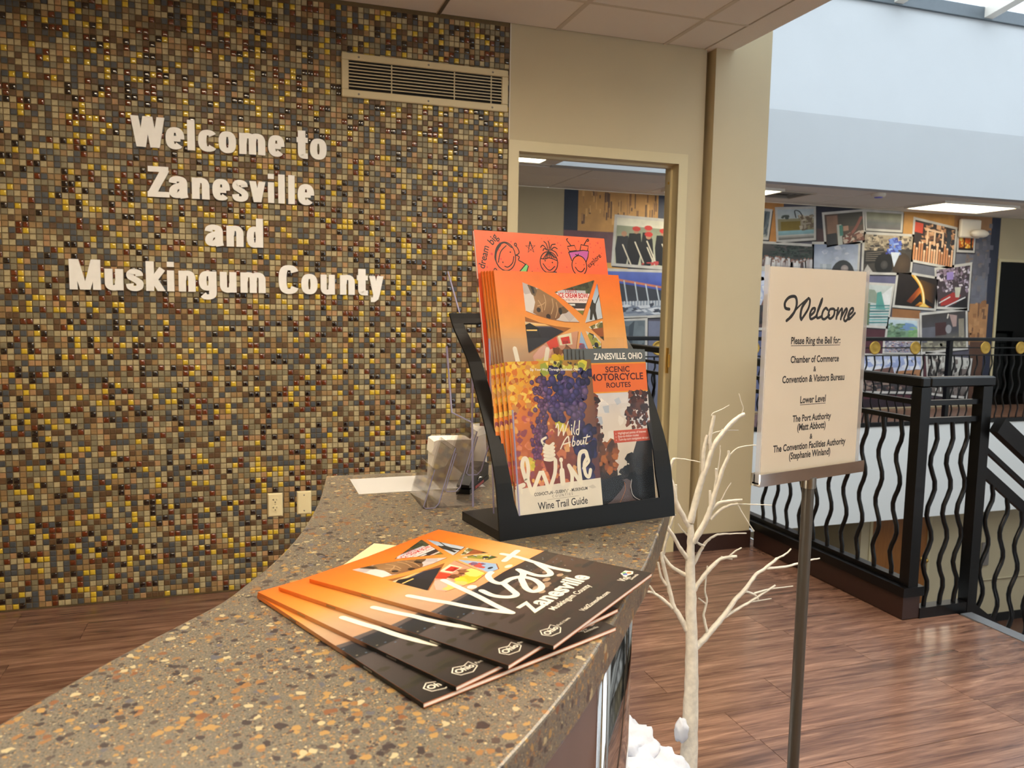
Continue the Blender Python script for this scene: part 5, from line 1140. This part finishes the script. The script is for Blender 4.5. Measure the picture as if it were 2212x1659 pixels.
# ---- motorcycle routes card
def moto_cover(W=.104, H=.229):
    c = CV(W, H, bound=[(0,0),(W,0),(W,H),(0,H)]); r = random.Random(8)
    c.rect(0, 0, 1, .078, (92,98,100), 1); c.rect(0, .078, 1, .086, (226,150,40), 1); c.rect(0, .086, 1, .252, (224,108,42), 1); c.rect(0, .252, 1, .26, (226,150,40), 1)
    c.text('ZANESVILLE, OHIO', .55, .057, .80, (246,242,232), 3, .018, 1.25); dk = (74,22,14)
    c.text('SCENIC', .52, .135, .40, dk, 3, .022, .9); c.text('MOTORCYCLE', .50, .184, .88, dk, 3, .022, .95); c.text('ROUTES', .52, .228, .40, dk, 3, .022, .85)
    c.vgrad(0, .26, 1, .80, [(0,(206,206,210)),(.25,(226,216,204)),(.5,(236,224,208)),(1,(200,190,176))], 1); c.blobs(.1, .28, .95, .55, 24, .008, [(224,220,216),(186,194,206),(240,232,220)], 2, r)
    tc = [(66,40,34),(96,56,44),(50,34,30),(120,66,46)]
    c.blobs(.0, .28, .16, .6, 70, .004, tc, 4, r); c.blobs(.1, .45, .22, .6, 20, .003, tc, 4, r); c.blobs(.7, .26, 1, .36, 60, .004, tc, 4, r); c.blobs(.62, .36, 1, .44, 40, .0035, tc, 4, r); c.blobs(.6, .44, 1, .48, 30, .003, tc, 4, r)
    c.poly([(.55,.75),(.75,.56),(1,.52),(1,1),(.3,1)], (56,52,50), 4); c.poly([(0,.66),(.4,.72),(.4,.86),(0,.9)], (52,36,22), 4); c.blobs(.05, .56, .42, .72, 90, .005, [(150,84,36),(110,66,34),(176,104,44),(80,52,30)], 6, r); c.poly([(0,.78),(1,.72),(1,1),(0,1)], (24,22,24), 5); c.blobs(.45, .66, .9, .76, 20, .006, [(34,32,34),(44,40,38)], 6, r)
    c.poly([(.28,.90),(.45,.84),(.52,.80),(.46,.785),(.54,.78),(.62,.80),(.58,.85),(.62,.90),(.85,.97),(.85,1),(.05,1),(.05,.95)], (96,82,82), 8); c.stroke([(.62,.79),(.60,.84),(.66,.90),(.95,.955)], .0007, (226,222,216), 9); c.stroke([(.5,.80),(.5,.85),(.4,.92)], .0006, (196,120,60), 9)
    c.rect(.38, .488, 1, .562, (200,84,58), 10)
    for i, t_ in enumerate(('Highlighted points of interest', 'Easy-to-follow routes', 'Turn-by-turn navigation via app')): c.text(t_, .45, .512+.019*i, (.47, .34, .50)[i], (246,226,214), 12, .012, 1.1, align='l'); c.circ(.415, .508+.019*i, .006, .0027, (246,226,214), 12, n=6)
    return c
mg = booklet('route_brochure', .104, .229, .0016, moto_cover(), 'front scenic motorcycle routes brochure in the rack', 'brochure', 'motorcycle brochures in the rack', (110, 112, 114))
in_rack(mg, .1550, .0190, .004, .0575, .2290)
for k, q in enumerate(behind(mg, 5, .0052, .0006, .0019)): q['label'] = f'{["second","third","fourth","fifth","rearmost"][k]} motorcycle routes brochure, edge peeking out left of the front one'

# ================================================================== SMALL THINGS AT THE BACK OF THE COUNTER
ah = thing('leaflet_holder', (.27, 1.12, CZ), 'empty clear acrylic three tier leaflet holder behind the rack', 'holder')
for k in range(3):
    x0 = .2255+.031*k; z0 = CZ+.001+.0225*k; y0_, y1_ = 1.076, 1.172; ln = .30
    hb_, hf = .085, .055
    def pt(dx, dz): return (x0+dx+dz*ln, z0+dz)
    def sheet_(a, b2, nm='tier_panel'):
        (xa, za), (xb, zb) = pt(*a), pt(*b2); d_ = V3((xb-xa, 0, zb-za)); nn = V3((0, 1, 0)).cross(d_).normalized()
        MB().obox((xa, y0_, za), (0, y1_-y0_, 0), d_, nn*.0018).build(nm, M['smoke'], ah)
    sheet_((0, 0), (0, hf)); sheet_((.021, 0), (.021, hb_)); sheet_((0, 0), (.021, 0))
    for yy in (y0_, y1_-.0018):
        P = [pt(.002, .0), pt(.019, .0), pt(.021, .004), pt(.021, hb_), pt(.014, hf+.004), pt(.0, hf)]
        MB().prism([(x, yy, z) for x, z in P], (0,0,0), (0,.0018,0)).build('tier_side', M['smoke'], ah)
    P = [pt(0, hf), pt(0, .003), pt(.004, .0), pt(.017, .0), pt(.021, .006), pt(.021, hb_)]
    MB().tube([(x, y0_-.0002, z) for x, z in P], .0009, 6).build('tier_edge', M['acedge'], ah)
MB().obox((.2265, 1.076, CZ+.0005), (0, .096, 0), (.085, 0, 0), (0, 0, -.0001+.002)).build('base', M['smoke'], ah)
wb = thing('white_box', (.31, 1.262, CZ), 'small white rounded box with a lid seam behind the acrylic holder', 'box')
P = [(.277,0),(.343,0),(.343,.056),(.338,.060),(.284,.062),(.279,.057)]
MB().prism([(x, 0, CZ+z*.78) for x, z in P], (0, 1.245, 0), (0, 1.29, 0)).build('body', M['whitepl'], wb)
MB().prism([(x+.0004*(1 if x > .3 else -1), 0, CZ+.0445+z*.38) for x, z in P], (0, 1.2440, 0), (0, 1.291, 0)).build('lid', M['whitepl'], wb)
pc = thing('paper_roll', (.365, 1.285, CZ), 'curled white paper standing behind the rack on the counter', 'paper')
cv_ = []; b = MB(); nseg = 14
for i in range(nseg+1):
    a = -.6+2.4*i/nseg; cv_.append((a, i))
vs = []; 
for a, i in cv_:
    for z, r_ in ((0, .030), (.03, .026), (.085, .016)): vs.append((.372+r_*math.cos(a*1.3+2.4), 1.285+r_*math.sin(a*1.3+2.4), CZ+z))
fs = [(i*3+j, i*3+3+j, i*3+4+j, i*3+1+j) for i in range(nseg) for j in range(2)]
b.add(vs, fs, 0, True); q = b.build('sheet', M['paper'], pc); sm_ = q.modifiers.new('thickness', 'SOLIDIFY'); sm_.thickness = .0005
sp_ = thing('stapler', (.335, 1.19, CZ), 'black stapler with a red base strip behind the rack', 'stapler')
d_ = V3((.3693-.3025, 1.2588-1.1479, 0)).normalized(); sd_ = V3((-d_.y, d_.x, 0)); o_ = V3((.303, 1.150, CZ))
MB().obox(o_-sd_*.011, d_*.115, sd_*.022, (0, 0, .007)).build('base', M['blackmatte'], sp_)
MB().obox(o_-sd_*.0118+d_*.03+RZ*.002, d_*.05, sd_*.001, (0, 0, .004)).build('red_strip', M['red'], sp_)
pr = [(0,.010),(.015,.007),(.115,.008),(.118,.026),(.09,.034),(.05,.032),(.02,.022),(0,.014)]
MB().prism([o_+d_*t_+RZ*z-sd_*.010 for t_, z in pr], (0,0,0), sd_*.020).build('arm', M['blackmatte'], sp_)
MB().tube([o_+d_*.045+RZ*.012-sd_*.0115, o_+d_*.045+RZ*.017-sd_*.0125, o_+d_*.063+RZ*.014-sd_*.0125], .0012, 6).build('spring_clip', M['chrome'], sp_)

# ================================================================== WELCOME SIGN ON A STAND
ss = thing('sign_stand', (1.288, 1.577, 0), 'floor standing welcome sign on a grey metal pole with chrome tray', 'sign')
SL, SRr = V3((1.1154, 1.536, 0)), V3((1.4611, 1.6177, 0)); SX = (SRr-SL); SW = SX.length; SX.normalize(); SN = V3((SX.y, -SX.x, 0))   # SN faces the viewer
SZ0, SZ1 = .988, 1.4713; mid = (SL+SRr)/2
b = MB(); b.lathe((mid.x, mid.y, 0), [(.001,.03),(.02,.03),(.15,.018),(.165,.008),(.165,0)][::-1], 36); b.build('base', M['pole'], ss)
MB().tube([(mid.x, mid.y, .02), (mid.x, mid.y, .945)], .0143, 20).build('pole', M['pole'], ss)
MB().tube([(mid.x, mid.y, .942), (mid.x, mid.y, .968)], .018, 20).build('collar', M['steel'], ss)
tray = MB(); e0 = SL-SX*.012
for dn, z0, z1 in ((.010, .965, .994), (-.014, .965, .994)): tray.obox(e0+SN*dn+V3((0,0,z0)), SX*(SW+.03), SN*.004, (0,0,z1-z0))
tray.obox(e0-SN*.012+V3((0,0,.965)), SX*(SW+.03), SN*.024, (0,0,.005)); tray.build('tray', M['chrome'], ss)
c = CV(SW, SZ1-SZ0, bound=[(0,0),(SW,0),(SW,SZ1-SZ0),(0,SZ1-SZ0)]); c.rect(0, 0, 1, 1, (236,222,200), 1); K = (40,34,30)
def wst(P, w_, tp=None): c.stroke(P, w_, K, 3, 6, tp)
# brush script Welcome
X = lambda x: .155+(x-200)/540*.75
Y = lambda y, x=0: .135+(y-235)/215*.125
def bs(P, w_=.0085): wst([(X(x), Y(y)) for x, y in P], w_*.78)
bs([(240,345),(212,335),(208,290),(235,248),(275,240),(290,280),(285,340),(260,400),(225,440)], .0095); bs([(230,435),(300,330),(360,262)], .006); bs([(365,262),(330,330),(322,400),(330,430)], .010); bs([(330,430),(375,340),(385,270),(372,250)], .0085)
bs([(395,395),(420,365),(425,335),(405,340),(390,385),(400,425),(440,400)], .0085); bs([(435,400),(470,290),(475,250)], .0075); bs([(470,262),(445,360),(445,415),(480,400)], .0085)
bs([(520,345),(505,330),(485,360),(480,410),(500,425),(535,390)], .0085); bs([(560,335),(535,345),(528,400),(545,420),(570,390),(572,345),(560,335)], .0085); bs([(570,350),(595,345)], .005)
bs([(600,330),(590,420)], .009); bs([(592,400),(625,335),(632,350),(625,425)], .008); bs([(628,405),(660,335),(670,350),(650,420),(665,440),(690,405)], .0085); bs([(680,395),(715,360),(718,330),(700,335),(682,385),(690,425),(735,370)], .0085)
for t_, v, wd, rt_ in (('Please Ring the Bell for:', .367, .51, 1.22), ('Chamber of Commerce', .459, .50, 1.25), ('&', .505, .028, 1.2), ('Convention & Visitors Bureau', .556, .645, 1.25), ('Lower Level', .661, .265, 1.25), ('The Port Authority', .752, .40, 1.25), ('(Matt Abbott)', .797, .295, 1.25), ('&', .845, .028, 1.2), ('The Convention Facilities Authority', .893, .755, 1.25), ('(Stephanie Winland)', .938, .43, 1.25)):
    c.text(t_, .5, v, wd, K, 3, .028, rt_)
c.rect(.245, .374, .755, .377, K, 3); c.rect(.367, .668, .633, .671, K, 3)
tlp = SL+V3((0, 0, SZ1))
MB().obox(SL+SN*-.001+V3((0,0,SZ0)), SX*SW, SN*.0006, (0,0,SZ1-SZ0)).build('poster', M['paper'], ss)
c.obj('poster_print', M['matte_print'], ss, O=tlp-SN*.0003, ex=SX, ey=(0,0,-1))
for dn in (.003, -.008): MB().obox(SL-SX*.004+SN*dn+V3((0,0,SZ0-.016)), SX*(SW+.008), SN*.003, (0,0,SZ1-SZ0+.019)).build('acrylic_sheet', M['acrylic'], ss)
edm = mat('sign_edge', (226, 224, 226), .15, noise=.02, alpha=.35)
for q in (SL-SX*.0055, SRr+SX*.003): MB().obox(q+SN*-.008+V3((0,0,SZ0-.016)), SX*.002, SN*.014, (0,0,SZ1-SZ0+.019)).build('acrylic_edge', edm, ss)

# ================================================================== WHITE TWIG TREE AND SNOW
TD = 2.29
def pxp(x, y, d):
    v = CF+CR*((x-1106)/FPX)-CU*((y-829.5)/FPX); return V3((0, 0, CAMZ))+v*d
A8 = lambda P: [(1380+.30143*x, 840+.30143*y) for x, y in P]
B8 = lambda P: [(1200+.27125*x, 1209+.27125*y) for x, y in P]
base_pt = pxp(1488, 1659, TD); groundxy = (base_pt.x-.004, base_pt.y)
tree = thing('twig_tree', (*groundxy, 0), 'white glitter covered artificial twig tree beside the counter', 'tree')
trunk = [V3((*groundxy, .0))]+[pxp(x, y, TD) for x, y in ((1487,1659),(1491,1560),(1494,1450),(1493,1340),(1491,1230),(1492,1180),(1491,1133))]
rr_ = random.Random(2)
tp = catmull(trunk, 5); n = len(tp)
MB().tube([p+V3((rr_.uniform(-.001,.001), rr_.uniform(-.001,.001), 0)) for p in tp], [(.030-.0215*(i/(n-1))**.8)*rr_.uniform(.96,1.05) for i in range(n)], 12).build('trunk', M['tree'], tree)
BR = [ # (points, r0, r1, depth slope)
 (A8([(370,960),(400,830),(450,650),(490,540),(530,420),(590,330),(650,260),(710,205),(760,180)]), 8, 4, .15), (A8([(515,430),(505,370),(520,280),(540,190)]), 5, 3.5, .15), (A8([(520,195),(530,175),(590,150),(650,117)]), 1.2, .9, .15),
 (A8([(460,590),(465,450),(480,370),(490,330)]), 4.5, 3, .15), (A8([(470,380),(520,325),(600,300),(715,298)]), 1.6, 1, .15), (A8([(735,190),(748,140),(735,100),(718,32)]), 1.1, .8, .15), (A8([(590,345),(605,290)]), 3.5, 3, .15),
 (A8([(360,985),(300,880),(265,800),(245,700),(220,600),(240,520),(255,500)]), 6, 3, -.2), (A8([(255,497),(330,505),(440,525)]), 1.6, 1, -.2), (A8([(268,800),(265,740),(265,685)]), 3, 2.5, -.2),
 (A8([(385,1100),(450,1000),(490,920),(520,840),(540,760),(580,640),(610,550),(640,490),(645,445)]), 8, 3, -.1), (A8([(640,490),(700,430),(780,408),(845,405)]), 1.8, .9, -.1), (A8([(515,850),(510,730)]), 3.5, 2.8, -.1), (A8([(535,775),(555,650),(555,570)]), 3.5, 2.6, -.1), (A8([(560,610),(580,500),(583,405)]), 1.4, .9, -.1),
 (A8([(520,870),(570,820),(640,805),(740,795)]), 4, 2.8, -.1), (A8([(515,935),(580,870),(650,835),(710,825)]), 4, 2.5, -.1), (A8([(705,825),(850,830),(955,833)]), 1.2, .9, -.1), (A8([(708,830),(760,920),(825,1020)]), 1.5, 1.2, -.1), (A8([(585,812),(620,740),(660,672)]), 1.3, 1, -.1),
 (A8([(385,1265),(430,1180),(460,1130),(490,1090),(550,1050),(620,1040),(770,1035)]), 4.5, 1.3, .2), (A8([(355,1220),(300,1150),(250,1060),(210,1000),(195,955)]), 5, 3, -.3), (A8([(280,965),(320,1020),(400,1090),(470,1130)]), 1.3, 3, .1),
 (A8([(365,1345),(290,1310),(220,1260),(160,1170)]), 5, 3, .25), (A8([(175,1185),(185,1120),(210,1040),(240,940),(260,900)]), 3.5, 2.5, .25),
 (A8([(380,1470),(430,1390),(500,1300),(570,1230),(620,1210),(700,1200)]), 5.5, 3, .1), (A8([(640,1205),(690,1165),(735,1138)]), 1.8, 1.4, .1), (A8([(590,1205),(670,1220)]), 2.2, 1.6, .1),
 (A8([(395,1870),(470,1790),(530,1720),(590,1650),(650,1570),(700,1500),(760,1440),(840,1330),(900,1290),(990,1215)]), 7, 3, .35), (A8([(985,1217),(1050,1185),(1090,1145)]), 2.4, 1.5, .35), (A8([(915,1287),(1050,1275),(1140,1250),(1235,1225),(1295,1215)]), 3.2, 1.4, .35),
 (B8([(1340,460),(1450,390),(1540,340),(1640,275),(1750,205)]), 3.5, 2.2, .35), (B8([(1500,250),(1580,275),(1615,315)]), 2.6, 2, .35), (B8([(1580,270),(1700,235),(1890,212)]), 2.4, 1, .35), (B8([(1540,340),(1720,310)]), 1.8, 1, .35),
 (B8([(1045,560),(990,450),(940,370),(910,250),(880,130),(850,0),(845,-60)]), 6, 3, -.1), (B8([(935,385),(860,320),(790,270),(735,255)]), 4, 2.4, -.1), (B8([(885,205),(840,130),(815,20)]), 3, 2, -.1), (B8([(790,270),(750,205)]), 2.4, 1.8, -.1),
 (B8([(1215,610),(1190,500),(1180,430),(1205,330),(1190,240),(1210,50)]), 3.5, 1.6, .35), (B8([(1195,350),(1140,305)]), 2, 1.4, .35)]
for P, r0, r1, k in BR:
    pts = [pxp(x, y, TD+k*abs(x-1491)/FPX*TD) for x, y in P]
    if len(pts) > 2: pts = catmull(pts, 4)
    n = len(pts); s_ = TD/FPX
    MB().tube([p+V3((rr_.uniform(-1,1), rr_.uniform(-1,1), rr_.uniform(-1,1)))*.0006 for p in pts], [(r0+(r1-r0)*i/max(1,n-1))*s_*rr_.uniform(.92,1.1) for i in range(n)], 8 if r0 > 2 else 6).build('branch' if r0 > 2 else 'twig', M['tree'], tree)
MB().tube([pxp(1498, 1640, TD), pxp(1503, 1652, TD), pxp(1501, 1700, TD), V3((groundxy[0]+.03, groundxy[1], .01))], .0022, 6).build('cord', M['whitepl'], tree)
from mathutils import noise as MN
def fluff(name, c, r, seed, parent, sub=5):
    import bmesh
    bm = bmesh.new(); bmesh.ops.create_icosphere(bm, subdivisions=sub, radius=1)
    for v in bm.verts:
        p = v.co.normalized(); q = p*2.2+V3((seed*3.1, seed*1.7, seed)); d = 1+.30*MN.noise(q)+.14*MN.noise(q*2.3)+.05*MN.noise(q*5)+.02*MN.noise(q*9)
        v.co = V3((p.x*d*r[0], p.y*d*r[1], max(p.z*d*r[2], -c[2]+.001)))
    me = bpy.data.meshes.new(name); bm.to_mesh(me); bm.free(); me.materials.append(M['snow']); me.polygons.foreach_set('use_smooth', [True]*len(me.polygons))
    o = bpy.data.objects.new(name, me); col.objects.link(o); o.parent = parent; o.location = V3(c)-WPOS[parent]; return o
sn = thing('snow_batting', (1.0, 1.85, 0), 'heap of fluffy white artificial snow batting at the tree base', 'snow')
for i, (c_, r_) in enumerate((((.95,1.92,.10),(.13,.12,.115)), ((1.02,1.84,.07),(.12,.11,.09)), ((.86,1.96,.15),(.09,.09,.15)), ((.80,1.74,.13),(.11,.11,.15)), ((.94,1.74,.08),(.14,.13,.10)), ((1.06,1.76,.035),(.10,.10,.05)))): fluff('tuft', c_, r_, i+1, sn)
tuf = pxp(1472, 1578, TD-.03); fluff('tuft', tuf, (.020,.018,.034), 9, sn, 3)
